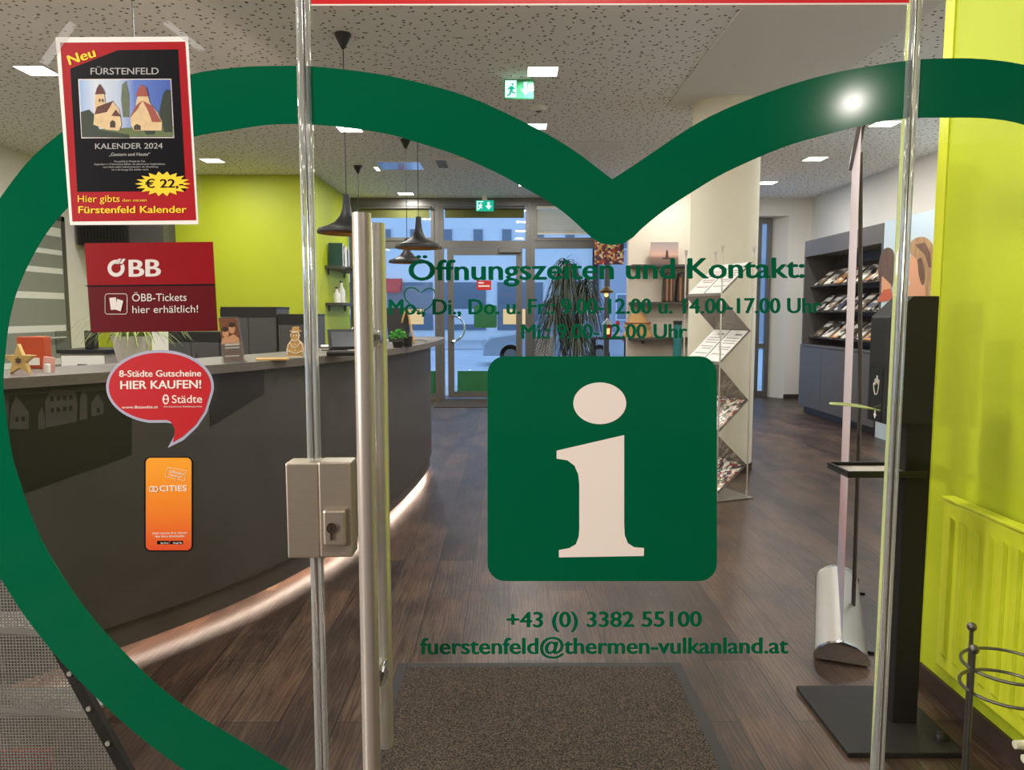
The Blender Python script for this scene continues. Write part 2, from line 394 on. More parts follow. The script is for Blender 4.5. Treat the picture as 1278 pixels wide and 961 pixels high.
# right back corner with the window recess
RX0, RX1 = 3.35, 4.55
struct(MB().prism([(RX1, FAC, 0), (4.92, FAC, 0), (4.92, 12.9, 0), (4.36, 12.9, 0), (4.36, 12.7, 0)], (0, 0, CEIL)).build('wall_back_right', 'white'))
sbox('wall_back_lintel', 'white', 3.3, RX1 - .001, FAC, 12.9, 2.98, CEIL)
sbox('baseboard_back_right', 'skirt', RX1, 4.905, FAC - .015, FAC, 0, .07)
sbox('baseboard_right_wall', 'skirt', 4.905, 4.92, 10.9, FAC, 0, .07)
w3 = sroot('window_3')
m = MB()
for x0, x1 in ((3.35, 3.42), (4.14, 4.19), (4.29, 4.36)): m.bb(x0, x1, 12.62, 12.70, 0, 2.98)
for z0, z1 in ((0, .1), (.82, .9), (2.88, 2.98)): m.bb(3.42, 4.29, 12.63, 12.69, z0, z1)
m.build('frame', 'alu', w3); MB().bb(3.42, 4.29, 12.655, 12.665, .1, 2.88).build('pane', 'glass', w3)
m = MB(); m.tube([(4.165, 12.6, 1.9), (4.165, 12.57, 1.9), (4.165, 12.57, 2.3), (4.165, 12.6, 2.3)], .012); m.build('handle', 'alu', w3)
# column
MB().lathe([(.295, 0), (.295, CEIL)], (1.93, 6.85, 0), 64).build('column', 'cream', smooth=True)['kind'] = 'structure'
MB().lathe([(.302, 0), (.302, .07)], (1.93, 6.85, 0), 64).build('baseboard_column', 'skirt', smooth=True)['kind'] = 'structure'
# passage outside the shop front, where the photographer stands
sbox('wall_passage_back', 'passage', -4, 4, -6.2, -6.05, 0, 3.2)
sbox('wall_passage_left', 'passage', -4.15, -4, -6.2, 1.19, 0, 3.2)
sbox('wall_passage_right', 'passage', 4, 4.15, -6.2, 1.19, 0, 3.2)
sbox('wall_passage_front', 'passage', 1.745, 4.15, 1.2, 1.3, 0, 3.2)
sbox('ceiling_passage', 'passage', -4.15, 4.15, -6.2, 1.19, 3.2, 3.3)

# door and glazed partition in the left wall
d2 = sroot('door_2'); X = LWX
m = MB(); m.bb(X, X + .03, 9.64, 9.71, 0, 2.62); m.bb(X, X + .03, 8.30, 8.37, 0, 2.62); m.bb(X, X + .03, 8.30, 9.71, 2.56, 2.62); m.build('frame', 'alu', d2)
M['frost'] = mat('frosted_grey_glass', '8f9089', .4, vary=.03); M['frostw'] = mat('white_frosted_band', 'e6e4de', .5, vary=.01)
MB().bb(X, X + .022, 8.37, 9.64, 0, 2.56).build('leaf', 'frost', d2)
m = MB()
for py0, py1 in ((283, 294), (311, 317), (334, 341), (365, 373), (406, 414), (448, 456), (492, 502)):
    z1 = onx(60, py0, X).z; z0 = onx(60, py1, X).z
    if z0 > 0: m.bb(X + .0225, X + .024, 8.38, 9.62, z0, z1)
m.build('frosted_band', 'frostw', d2)
MB().bb(X + .022, X + .034, onx(67, 427, X).y, onx(84, 427, X).y, onx(75, 437, X).z, onx(75, 413, X).z).build('lock_plate', mat('grey_lock_plate', '6f6f70', .4), d2, bevel=.004)
MB().tube([(X + .03, onx(74, 422, X).y, 1.11), (X + .08, onx(74, 422, X).y, 1.11), (X + .085, onx(50, 422, X).y, 1.11)], .013).build('handle', mat('pale_lever_handle', 'c9c6c0', .35), d2, smooth=True)

# back shop front: two windows, the door between them, outside of it the street
def frame_rect(m, x0, x1, z0, z1, w, y0, y1, bottom=True):
    m.bb(x0, x0 + w, y0, y1, z0, z1); m.bb(x1 - w, x1, y0, y1, z0, z1); m.bb(x0 + w, x1 - w, y0, y1, z1 - w, z1)
    if bottom: m.bb(x0 + w, x1 - w, y0, y1, z0, z0 + w)
TR = 2.52
def window(name, x0, x1):
    r = sroot(name); m = MB()
    frame_rect(m, x0, x1, 0, 3.21, .08, FAC, FAC + .09); m.bb(x0 + .08, x1 - .08, FAC, FAC + .09, TR - .06, TR + .06)
    frame_rect(m, x0 + .08, x1 - .08, TR + .06, 3.13, .05, FAC - .015, FAC + .06)
    m.build('frame', 'alu', r)
    MB().bb(x0 + .08, x1 - .08, FAC + .04, FAC + .05, .08, TR - .06).build('pane', 'glass', r)
    MB().bb(x0 + .13, x1 - .13, FAC + .03, FAC + .04, TR + .11, 3.08).build('pane', 'glass', r)
    return r
window('window_1', -2.59, -1.13); window('window_2', .345, 1.65)
sbox('trim_2', 'alu', -2.6, 1.65, FAC - .01, FAC + .1, 3.211, CEIL)
d1 = sroot('door_1'); m = MB(); frame_rect(m, -1.128, .343, 0, 3.21, .07, FAC, FAC + .09, False); m.bb(-1.06, .275, FAC, FAC + .09, TR - .06, TR + .06); m.build('frame', 'alu', d1)
m = MB(); frame_rect(m, -1.0, .22, .02, TR - .07, .1, FAC - .02, FAC + .05); m.build('leaf', 'alu', d1)
MB().bb(-.9, .12, FAC + .01, FAC + .02, .12, TR - .17).build('pane', 'glass', d1); MB().bb(-1.058, .273, FAC + .03, FAC + .04, TR + .06, 3.14).build('pane', 'glass', d1)
m = MB(); m.bb(-.16, .2, FAC - .1, FAC - .02, 2.38, 2.46); m.build('closer', 'alu', d1, bevel=.008)
m = MB(); c = Vector((-.93, FAC - .09, 1.16)); m.ring(c, .21, .016, 24, 8, 'Y', math.pi, -math.pi / 2)
for s_ in (-1, 1): m.tube([c + Vector((0, 0, s_ * .21)), c + Vector((0, .075, s_ * .21))], .016)
m.build('handle', 'chrome', d1, smooth=True)
MB().bb(-1.13, .345, 12.05, 12.395, 0, .0).bm.free()

# ================================================================== THE STREET
M['road'] = mat('wet_grey_asphalt', 'b4bac2', .45, vary=.15, nscale=1.2)
M['pave'] = mat('pale_pavement', 'a9adb2', .6, vary=.1, nscale=2)
M['facade'] = mat('pale_rendered_facade', 'd7d9da', .85, vary=.05, nscale=.6)
sbox('road', 'road', -40, 40, 14.9, 45, -.25, -.12); sbox('pavement', 'pave', -40, 40, 12.91, 14.9, -.25, -.02)
sbox('pavement_far', 'pave', -40, 40, 31, 39.9, -.119, -.05)
M['dwin'] = mat('dark_window_glass', '66727f', .15, vary=.05); M['wframe'] = mat('white_window_frame', 'c9ccd0', .5)
M['roof'] = mat('dark_roof_tiles', '4a4a50', .8)
b = thing('building', 'pale rendered house across the street behind the exit door', 'building', (-2, 43, -.1))
MB().bb(-16, 4.4, 40, 46, -.1, 9).build('wall', 'facade', b)
m = MB(); m.prism([(-16.3, 39.6, 9), (-16.3, 46.4, 9), (-16.3, 43, 11.6)], (20.9, 0, 0)); m.build('roof', 'roof', b)
for i, x in enumerate((-13, -10.8, -8.6, -6.4, -4.9, -3.2, -1.6, -.1, 1.6, 3.2)):
    for z in (4.9, 7.3):
        f = MB().bb(x - .3, x + .3, 39.93, 40.02, z - .1, z + .9).build('window', 'wframe', b); MB().bb(x - .24, x + .24, 39.91, 39.94, z - .04, z + .84).build('pane', 'dwin', f)
M['shoplit'] = emission_mat('lit_shop_window', 'ffe2b0', .9)
for x, w in ((-12, 1.5), (-8.5, 1.6), (-5.2, 1.2), (-2.3, 1.1), (.6, 1.2), (3.2, .9)):
    f = MB().bb(x - w, x + w, 39.93, 40.02, .5, 3).build('shop_window', 'dwin', b)
    MB().bb(x - w + .3, x + w - .5, 39.915, 39.935, .8, 1.6).build('display', 'shoplit' if x in (-5.2, .6) else 'wframe', f)
M['redcloth'] = mat('red_awning_cloth', 'c02027', .7)
m = MB(); m.prism([(-6.6, 40, 3.2), (-6.6, 38.7, 2.5), (-6.6, 38.7, 2.42), (-6.6, 40, 2.7)], (1.0, 0, 0)); m.build('awning', 'redcloth', b)
b2 = thing('building', 'darker house to the right across the street behind the plant', 'building', (10, 43, -.1))
M['facade2'] = mat('grey_rendered_facade', '9ea3ab', .85, vary=.05)
MB().bb(4.75, 20, 39, 46, -.1, 8).build('wall', 'facade2', b2)
MB().prism([(4.75, 38.7, 8), (4.75, 46.4, 8), (4.75, 42.5, 10.5)], (16, 0, 0)).build('roof', 'roof', b2)
for x in (6, 8.4, 11, 14):
    for z in (1, 4.6):
        f = MB().bb(x - .5, x + .5, 38.93, 39.02, z, z + 1.4).build('window', 'wframe', b2); MB().bb(x - .42, x + .42, 38.91, 38.94, z + .08, z + 1.32).build('pane', 'dwin', f)
M['carpaint'] = mat('silver_car_paint', 'a8b0ba', .25, .5, vary=.02); M['tail'] = mat('red_tail_light', 'a01818', .2, emit=.15)
def make_car(loc, label, flip=1):
    r = thing('car', label, 'car', loc); x, y, z = loc
    def P(u, v): return (x + flip * u, y - .86, z + v)
    body = [(0, .3), (.02, .62), (.18, .8), (1.15, .95), (1.9, 1.0), (3.9, 1.0), (4.15, .95), (4.25, .6), (4.2, .3)]
    MB().prism([P(*q) for q in body], (0, 1.72, 0)).build('body', 'carpaint', r, bevel=.05, seg=3)
    m = MB(); lo = [(1.1, .97), (4.05, .99)]; hi = [(1.95, 1.46), (3.45, 1.46)]
    A = [Vector(P(*q)) for q in lo]; B = [Vector(P(*q)) + Vector((0, .16, 0)) for q in hi]
    A2 = [v + Vector((0, 1.72, 0)) for v in A]; B2 = [v + Vector((0, 1.4, 0)) for v in B]
    for q in ((A[0], A[1], B[1], B[0]), (A2[0], A2[1], B2[1], B2[0]), (A[0], A2[0], B2[0], B[0]), (A[1], A2[1], B2[1], B[1]), (A[0], A[1], A2[1], A2[0])): m.poly(q)
    m.build('window', 'dwin', r)
    m = MB(); m.prism([B[0], B[1], B2[1], B2[0]], (0, 0, .04)); m.build('roof', 'carpaint', r, bevel=.02)
    for u in (.8, 3.35):
        for dy in (-.86, .66):
            cx = x + flip * u; w = MB().tube([(cx, y + dy, z + .31), (cx, y + dy + .2, z + .31)], .31, 24).build('wheel', 'black', r, smooth=True)
            MB().tube([(cx, y + dy - .01, z + .31), (cx, y + dy + .21, z + .31)], .19, 16).build('hubcap', 'alu', w)
    m = MB(); m.bb(x + flip * 4.1 - .08, x + flip * 4.1 + .09, y - .88, y - .6, z + .72, z + .9); m.build('tail_light', 'tail', r)
    m = MB(); m.bb(x + flip * .04 - .05, x + flip * .2, y - .88, y - .5, z + .58, z + .74); m.build('headlight', 'acrylic', r, bevel=.02)
make_car((-.75, 22.5, -.12), 'silver car parked on the street, seen low through the exit door')
make_car((-7.4, 24.5, -.12), 'silver car with red tail light on the street, seen through the left back window')

# ================================================================== BACK SHOP FRONT FITTINGS
M['olive'] = mat('olive_blind_fabric', '5c5d28', .8, vary=.04)
for x0, x1, lab in ((-2.46, -1.26, 'olive roller blind rolled up at the top of the left back window'), (-1.05, .265, 'olive roller blind rolled up above the exit door')):
    r = thing('roller_blind', lab, 'blind', ((x0 + x1) / 2, FAC - .05, 3.1), 'roller blinds on the back front')
    MB().tube([(x0, FAC - .05, 3.1), (x1, FAC - .05, 3.1)], .028).build('roller', 'alu', r, smooth=True)
    MB().bb(x0 + .02, x1 - .02, FAC - .032, FAC - .028, 2.94, 3.1).build('cloth', 'olive', r)
r = thing('venetian_blind', 'pale slatted venetian blind half lowered over the right back window', 'blind', (1, FAC - .06, 3.1))
MB().bb(.45, 1.55, FAC - .08, FAC - .04, 3.07, 3.12).build('head_rail', 'white', r)
m = MB()
for k in range(20): m.box((1.0, FAC - .06, 2.70 + k * .0185), (1.08, .022, .0016), rot=Matrix.Rotation(math.radians(-38), 4, 'X'))
m.build('slats', 'cream', r)
m = MB(); m.bb(.46, 1.54, FAC - .075, FAC - .045, 2.672, 2.688); m.build('bottom_rail', 'white', r)
# exit signs
M['exitgreen'] = emission_mat('lit_exit_green', '19b493', 1.2); M['exitwhite'] = emission_mat('lit_exit_white', 'd8fff4', 1.5)
M['exitpale'] = glass_mat('edge_lit_acrylic', (.45, .8, .55), 1.0, 0, .25, (.1, .5, .25))
def exit_sign(label, x0, y0, x1, y1, Y, pale):
    c = at((x0 + x1) / 2, (y0 + y1) / 2, Y); r = thing('exit_sign', label, 'sign', c); pl = Plane(lambda x, y: at(x, y, Y), (0, -1, 0)); w = x1 - x0; h = y1 - y0
    m = MB(); p0 = at(x0, y1, Y); p1 = at(x1, y0, Y); m.bb(p0.x, p1.x, Y, Y + .02, p0.z, p1.z); m.build('panel', 'exitpale' if pale else 'exitgreen', r, bevel=.004)
    m = MB()
    if pale: m.bb(p0.x + .03, p1.x - .03, Y - .02, Y + .04, p1.z, CEIL)
    else: m.bb(c.x - .04, c.x + .04, Y + .001, Y + .019, p1.z, CEIL)
    m.build('bracket', 'white', r)
    U = lambda *q: [(x0 + a * w, y0 + b_ * h) for a, b_ in q]
    m = MB()
    if pale: shape(m, pl, U((.04, .06), (.42, .06), (.42, .94), (.04, .94)), .001, .001)
    else:
        shape(m, pl, U((.06, .08), (.12, .08), (.12, .92), (.06, .92)), .001, .001)
        shape(m, pl, U((.12, .08), (.42, .08), (.42, .16), (.12, .16)), .001, .001)
    shape(m, pl, U((.66, .15), (.78, .15), (.78, .5), (.9, .5), (.72, .86), (.54, .5), (.66, .5)), .001, .001)
    if not pale:
        man(m, pl, U)
    m.build('symbol', 'exitwhite', r)
    if pale:
        m = MB(); man(m, pl, U); m.build('running_figure', 'exitgreen', r)
def man(m, pl, U):
    e = [(.29 + .035 * math.cos(t * .6), .26 + .06 * math.sin(t * .6)) for t in range(10)]; shape(m, pl, U(*e), .0025, .001)
    for q in (((.2, .36), (.32, .36), (.3, .58), (.2, .58)), ((.3, .38), (.38, .5), (.36, .54), (.28, .46)), ((.2, .38), (.12, .52), (.14, .56), (.23, .46)),
              ((.26, .56), (.34, .68), (.38, .68), (.38, .74), (.31, .74), (.22, .6)), ((.2, .56), (.18, .74), (.1, .84), (.13, .9), (.23, .78), (.26, .6))):
        shape(m, pl, U(*q), .0025, .001)
exit_sign('lit green running-man exit sign hanging above the exit door', 594, 250, 616, 263.5, 12.1, False)
exit_sign('translucent green exit sign with running man below the perforated ceiling', 629, 99, 666, 123, 6.15, True)

# green vinyl and stickers on the exit door glass, film dots, heart drawing on the left window
BK = Plane(lambda x, y: at(x, y, FAC - .002), (0, -1, 0))
def flat(name, pl, pts, lift, m, label=None, cat=None, th=.001, parent=None, group=None):
    mb = MB(); shape(mb, pl, pts, lift, th); o = mb.build(name, m, parent)
    if label: tag(o, label, cat, group)
    return o
DP = Plane(lambda x, y: at(x, y, FAC + .008), (0, -1, 0)); WP = Plane(lambda x, y: at(x, y, FAC + .038), (0, -1, 0))
M['greenfilm'] = mat('green_window_film', '1d6b3c', .4, vary=.15, nscale=5)
flat('vinyl_sticker', DP, rrect(591.5, 381, 620, 409, 2), .0005, 'greenfilm', 'square green vinyl sticker on the exit door glass', 'sticker')
flat('vinyl_band', DP, [(571, 463), (641, 463), (641, 490), (571, 490)], .0005, 'greenfilm', 'green vinyl band along the foot of the exit door glass', 'sticker')
flat('vinyl_band', WP, [(480, 463), (550, 463), (550, 496), (480, 496)], .0005, 'greenfilm', 'green vinyl band along the foot of the left back window', 'sticker')
s = flat('vinyl_sticker', DP, [(595, 350), (613, 350), (613, 362), (595, 362)], .0005, 'vred', 'small red sticker on the exit door glass', 'sticker')
m = MB(); shape(m, DP, [(597, 356), (611, 356), (611, 358), (597, 358)], .0018, .001); shape(m, DP, [(597, 352), (604, 352), (604, 354), (597, 354)], .0018, .001); m.build('print', 'vwhite', s)
hp = sp2([(527, 392), (514, 382), (505, 371), (507, 361), (516, 359), (525, 364), (535, 359.5), (542, 363), (543, 372), (537, 382), (529, 388)], 8)
m = MB(); m.tube([WP(x, y, .004) for x, y in hp], .012, 6); o = m.build('heart_drawing', 'green'); tag(o, 'thin dark heart outline drawn on the left back window', 'sticker')
m = MB(); lettering(m, WP, 'Fürst', (528, 384), (508, 384), 8, .002, .002); m.build('lettering', 'green', o)
t_ = NT('pale_dotted_film'); sp_ = t_.n('SeparateXYZ'); t_.l(t_.coords(), sp_.inputs[0]); PD = .052
fu = t_.math('DIVIDE', t_.math('ADD', sp_.outputs['X'], sp_.outputs['Z']), PD); fv = t_.math('DIVIDE', t_.math('SUBTRACT', sp_.outputs['X'], sp_.outputs['Z']), PD)
du = t_.math('SUBTRACT', t_.math('FRACT', fu), .5); dv = t_.math('SUBTRACT', t_.math('FRACT', fv), .5)
dot = t_.math('LESS_THAN', t_.math('ADD', t_.math('MULTIPLY', du, du), t_.math('MULTIPLY', dv, dv)), .045)
t_.l(t_.mix(dot, lin('a8a29a'), lin('35312d')), t_.b.inputs['Base Color']); t_.b.inputs['Alpha'].default_value = .75; M['dotfilm'] = t_.m
o = flat('dotted_film', WP, [(662.5, 420), (690, 420), (690, 470), (662.5, 470)], .0005, 'dotfilm', 'pale film with dark dots low on the window beside the exit door', 'sticker')
o = MB().bb(-1.12, -.05, 11.2, 12.2, 0.0005, .012).build('door_mat', 'carpet'); tag(o, 'dark entrance mat on the floor in front of the exit door', 'mat')

# ================================================================== CEILING FITTINGS
def downlight(first=[None]):
    r = thing('ceiling_light', 'x', 'ceiling light', (0, 0, CEIL), 'square downlights in the ceiling')
    m = MB(); frame_rect(m, -.125, .125, -.125, .125, .012, -.006, .0); 
    for v in m.bm.verts: v.co = Vector((v.co.x, v.co.z, CEIL + v.co.y))
    m.build('frame', 'white', r)
    MB().bb(-.113, .113, -.113, .113, CEIL - .005, CEIL - .001).build('diffuser', 'lightpanel', r)
    return r
DL = None
rows = {-3.6: 'row over the counter', -1.6: 'row beside the pendants', .26: 'middle row', 2.15: 'row by the column', 3.68: 'right-hand row'}
ordn = ['nearest', 'second', 'third', 'fourth', 'fifth', 'farthest']
for X, nm in rows.items():
    ys = {-3.6: [2.6, 4.3, 5.97, 7.68, 9.38], -1.6: [2.6, 4.25, 7.8, 9.9, 11.95], .26: [2.6, 4.25, 5.97, 7.68, 9.4, 11.1], 2.15: [8.3, 9.9], 3.68: [4.2, 5.87, 7.56, 9.25, 10.94]}[X]
    for i, Y in enumerate(ys):
        lab = f'square lit ceiling downlight, {ordn[i]} of the {nm}'
        if DL is None:
            DL = downlight(); DL.location = (X, Y, CEIL); DL['label'] = lab; r = DL
        else: r = dup(DL, (X, Y, CEIL), lab)
        area('downlight_glow', (X, Y, CEIL - .02), .2, PANEL_W * ((1.4 if X > 0 else 1.3) if Y < 3 else 1.0), LAMP_COL)
# passage lamps: the far one glints on the heart, two are added as fill
for (x, y, w_, rr), lab in (((2.80, -3.73, 40, .045), 'small round lamp far down the passage ceiling outside the shop front'), ((.25, -.55, 36, .16), 'added round fill lamp on the passage ceiling close to the shop front'), ((-2.7, -1.2, 45, .2), 'larger added round fill lamp at the left of the passage ceiling outside the shop front')):
    r = thing('passage_glint_fill_lamp', lab, 'ceiling light', (x, y, 3.2)); MB().lathe([(rr, -.05), (rr + .015, -.025), (rr + .015, 0)], (x, y, 3.2), 32).build('diffuser', M['lightpanel'], r, smooth=True)
    area('passage_glint_fill_glow', (x, y, 3.12), rr * 1.6, w_, (1, .92, .84))
r = thing('added_wall_lamp', 'long upright fill lamp added on the left wall of the passage', 'lamp', (-4.0, -.8, 1.8))  # added lamp, throws fill light on the lime wall and radiator
MB().bb(-4.0, -3.97, -.9, -.7, 1.3, 2.3).build('back_plate', 'alu', r, bevel=.004); MB().bb(-3.97, -3.93, -.88, -.72, 1.33, 2.27).build('diffuser', M['lightpanel'], r, bevel=.01)
area('added_wall_lamp_glow', (-3.91, -.8, 1.8), .15, 210, (1, .95, .9), rot=(0, -math.pi / 2, 0), size_y=.9)
r = thing('smoke_detector', 'small round white smoke detector on the ceiling', 'smoke detector', (.27, 7.0, CEIL))
MB().lathe([(.055, -.035), (.07, -.03), (.075, -.012), (.085, -.01), (.085, 0)], (.27, 7.0, CEIL), 32).build('body', 'white', r, smooth=True)
MB().lathe([(.02, -.042), (.03, -.036), (.03, -.034)], (.27, 7.0, CEIL), 20).build('sensor', 'alu', r)
r = thing('ceiling_vent', 'white ceiling air vent with two grilles beside the blue panel', 'vent', (-.63, 9.5, CEIL))
MB().bb(-.92, -.34, 9.22, 9.78, CEIL - .02, CEIL).build('cover', 'white', r, bevel=.004)
m = MB()
for k in range(6): m.bb(-.88, -.76, 9.28 + k * .08, 9.32 + k * .08, CEIL - .026, CEIL - .02)
m.build('grille', 'alu', r)
M['glossblue'] = mat('glossy_pale_panel', 'c8d0da', .06, .85, vary=0)
r = thing('ceiling_panel', 'framed glossy panel in the ceiling mirroring the blue window', 'panel', (-1.36, 9.7, CEIL))
m = MB(); 
m.bb(-1.66, -1.63, 9.4, 10.0, CEIL - .012, CEIL); m.bb(-1.09, -1.06, 9.4, 10.0, CEIL - .012, CEIL); m.bb(-1.63, -1.09, 9.4, 9.43, CEIL - .012, CEIL); m.bb(-1.63, -1.09, 9.97, 10.0, CEIL - .012, CEIL)
m.build('frame', 'white', r); MB().bb(-1.63, -1.09, 9.43, 9.97, CEIL - .008, CEIL - .001).build('face', 'glossblue', r)
o = MB().bb(.62, 1.25, 8.33, 8.82, CEIL - .008, CEIL - .0005).build('ceiling_panel', 'white', bevel=.003); tag(o, 'plain white access panel in the ceiling above the heart notch', 'panel')

# pendant lamps over the counter
def pendant(loc, lab):
    x, y, z = loc; r = thing('pendant_lamp', lab, 'lamp', loc, 'pendant lamps over the counter')
    MB().lathe([(.004, -.10), (.012, -.095), (.055, -.012), (.055, 0)], (x, y, z), 24).build('canopy', 'blackmatt', r, smooth=True)
    MB().tube([(x, y, z - .09), (x, y, 2.2)], .004, 6).build('cord', 'black', r)
    pr = [(.022, 2.215), (.024, 2.17), (.03, 2.12), (.045, 2.075), (.08, 2.03), (.14, 2.0), (.19, 1.985), (.198, 1.97), (.198, 1.955)]
    inn = [(.18, 1.956), (.17, 1.975), (.13, 1.99), (.075, 2.02), (.04, 2.06)]
    MB().lathe(pr[::-1], (x, y, 0), 40).build('shade', 'blackmatt', r, smooth=True) if False else None
    m = MB(); rings = []
    for rr, zz in pr + [(.19, 1.953)]:
        rings.append([m.bm.verts.new((x + rr * math.cos(2 * math.pi * k / 40), y + rr * math.sin(2 * math.pi * k / 40), zz)) for k in range(40)])
    for a, b_ in zip(rings, rings[1:]):
        for k in range(40): m.bm.faces.new((a[k], a[(k + 1) % 40], b_[(k + 1) % 40], b_[k]))
    m.bm.faces.new(rings[0]); m.build('shade', 'blackmatt', r, smooth=True)
    m = MB(); rings = []
    for rr, zz in [(.19, 1.9535)] + inn:
        rings.append([m.bm.verts.new((x + rr * math.cos(2 * math.pi * k / 40), y + rr * math.sin(2 * math.pi * k / 40), zz)) for k in range(40)])
    for a, b_ in zip(rings, rings[1:]):
        for k in range(40): m.bm.faces.new((a[k], a[(k + 1) % 40], b_[(k + 1) % 40], b_[k]))
    m.build('lining', 'copper', r, smooth=True)
    MB().ball((x, y, 2.03), .03).build('bulb', emission_mat('warm_bulb', 'ffd9a0', 4), r, smooth=True)
    return r
P0 = pendant((-1.1, 5.2, CEIL), 'black cone pendant lamp beside the door handle, nearest and largest of those visible')
dup(P0, (-.755, 6.4, CEIL), 'black cone pendant lamp with its rim just over the opening-hours heading')
dup(P0, (-1.1, 8.25, CEIL), 'smaller black cone pendant lamp behind and below the one over the heading')
dup(P0, (-1.9, 9.72, CEIL), 'farthest black cone pendant lamp, mostly hidden by the steel door handle')
dup(P0, (-2.11, 4.42, CEIL), 'black cone pendant lamp whose cord drops behind the calendar poster')

# ================================================================== RECEPTION COUNTER
cnt = thing('reception_counter', 'long curved anthracite reception counter with grey worktop', 'counter', (-1.3, 4.5, 0))
base = spline([(-2.6, 2.05, 0), (-2.05, 2.42, 0), (-1.56, 2.98, 0), (-1.25, 3.48, 0), (-1.05, 3.98, 0), (-.905, 4.5, 0), (-.795, 5.1, 0), (-.73, 5.7, 0), (-.69, 6.3, 0), (-.71, 6.8, 0), (-.86, 7.12, 0)], 6)
base = [Vector((p.x, p.y)) for p in base]
def band(m, f, bk, z0, z1):
    L = [[m.bm.verts.new((p.x, p.y, z)) for p in pts] for pts, z in ((f, z0), (f, z1), (bk, z1), (bk, z0))]
    n = len(f)
    for a, b_ in ((0, 1), (1, 2), (2, 3), (3, 0)):
        for i in range(n - 1): m.bm.faces.new((L[a][i], L[a][i + 1], L[b_][i + 1], L[b_][i]))
    m.bm.faces.new([L[k][0] for k in range(4)]); m.bm.faces.new([L[k][-1] for k in range(4)][::-1]); return m
band(MB(), base, offset2d(base, .05), .16, 1.15).build('front_panel', 'dgrey', cnt, smooth=True)
band(MB(), offset2d(base, .018), offset2d(base, .05), .055, .16).build('base_strip', 'dgrey2', cnt, smooth=True)
band(MB(), offset2d(base, .16), offset2d(base, .2), 0, .16).build('plinth', 'dgrey2', cnt, smooth=True)
band(MB(), offset2d(base, .065), offset2d(base, .085), .066, .074).build('led_strip', emission_mat('warm_led_strip', 'ffe0cc', 52), cnt)
top = spline([(-2.5, 1.93, 0), (-2.06, 2.32, 0), (-1.765, 2.66, 0), (-1.5, 3.0, 0), (-1.2, 3.5, 0), (-1.0, 3.96, 0), (-.85, 4.4, 0), (-.72, 4.9, 0), (-.63, 5.5, 0), (-.585, 6.1, 0), (-.58, 6.7, 0), (-.62, 7.1, 0), (-.85, 7.35, 0)], 6)
top = [Vector((p.x, p.y)) for p in top]
WT = 1.19
band(MB(), top, offset2d(top, .48), 1.15, WT).build('worktop', 'worktop', cnt, bevel=.003)
# reflections in the glass, painted as dark patches on the counter front
def on_front(m, s0, s1, z0, z1, lift, n=10, pts=None):
    pass
def front_pt(x, y):
    """point of the counter front under a photograph pixel"""
    r = ray(x, y); best = None; o_ = Vector((0, 0)); d = Vector((r.x, r.y))
    for a, b_ in zip(base, base[1:]):
        e = b_ - a; den = d.x * e.y - d.y * e.x
        if abs(den) < 1e-9: continue
        t = (a.x * e.y - a.y * e.x) / den; u = (a.x * d.y - a.y * d.x) / den
        if -1e-6 <= u <= 1 + 1e-6 and t > 0 and (best is None or t < best[0]): best = (t, e)
    if best is None: return None
    t, e = best; nrm = Vector((e.y, -e.x, 0)).normalized(); return r * t + Vector((0, 0, EYE)), nrm
M['reflection_dark'] = mat('black_reflection_patch', '262322', .4, vary=.05); M['reflection_grey'] = mat('grey_reflection_patch', '4d4845', .5, vary=.1, nscale=20)
def front_poly(m, pts, lift, th=.0015):
    q = [front_pt(*p) for p in pts]
    if any(v is None for v in q): return
    n = sum((v[1] for v in q), Vector()).normalized(); m.prism([v[0] + v[1] * lift for v in q], n * th)
def front_strip(m, x0, x1, yt, yb, lift, th=.002, n=14):
    for i in range(n):
        a = x0 + (x1 - x0) * i / n; b_ = x0 + (x1 - x0) * (i + 1) / n
        front_poly(m, [(a, yt(a)), (b_, yt(b_)), (b_, yb(b_)), (a, yb(a))], lift, th)
m = MB(); front_strip(m, 12, 164, lambda x: 493 - .05 * (x - 12), lambda x: 622 - .36 * (x - 12), .001); p1 = m.build('townhouse_reflection', 'reflection_dark'); tag(p1, 'painted glass reflection, dark with grey townhouse outlines, on the counter front', 'poster')
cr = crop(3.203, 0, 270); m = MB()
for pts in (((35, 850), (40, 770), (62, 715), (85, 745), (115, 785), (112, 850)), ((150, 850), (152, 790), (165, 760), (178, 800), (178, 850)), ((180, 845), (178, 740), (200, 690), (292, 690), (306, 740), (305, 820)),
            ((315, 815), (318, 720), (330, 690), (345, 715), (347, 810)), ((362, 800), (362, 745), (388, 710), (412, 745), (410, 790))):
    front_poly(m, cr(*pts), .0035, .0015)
m.build('townhouse_outline', 'reflection_grey', p1)
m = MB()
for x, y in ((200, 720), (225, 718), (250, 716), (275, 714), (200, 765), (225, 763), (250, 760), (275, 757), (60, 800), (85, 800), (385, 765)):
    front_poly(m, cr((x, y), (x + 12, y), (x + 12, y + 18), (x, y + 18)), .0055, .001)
m.build('window_mark', 'reflection_dark', p1)
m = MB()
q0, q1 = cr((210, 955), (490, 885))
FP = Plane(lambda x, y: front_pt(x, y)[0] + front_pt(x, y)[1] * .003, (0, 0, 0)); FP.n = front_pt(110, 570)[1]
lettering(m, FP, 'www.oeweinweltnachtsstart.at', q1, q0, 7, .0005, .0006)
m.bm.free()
m = MB(); front_strip(m, 262, 329, lambda x: 468 - .12 * (x - 262), lambda x: 533 - .62 * (x - 262), .001, n=6); o = m.build('dark_reflection', 'reflection_dark'); tag(o, 'painted glass reflection, plain dark, on the counter front right of the speech-bubble sticker', 'poster')  # second reflection in the glass, put in as a plain dark patch

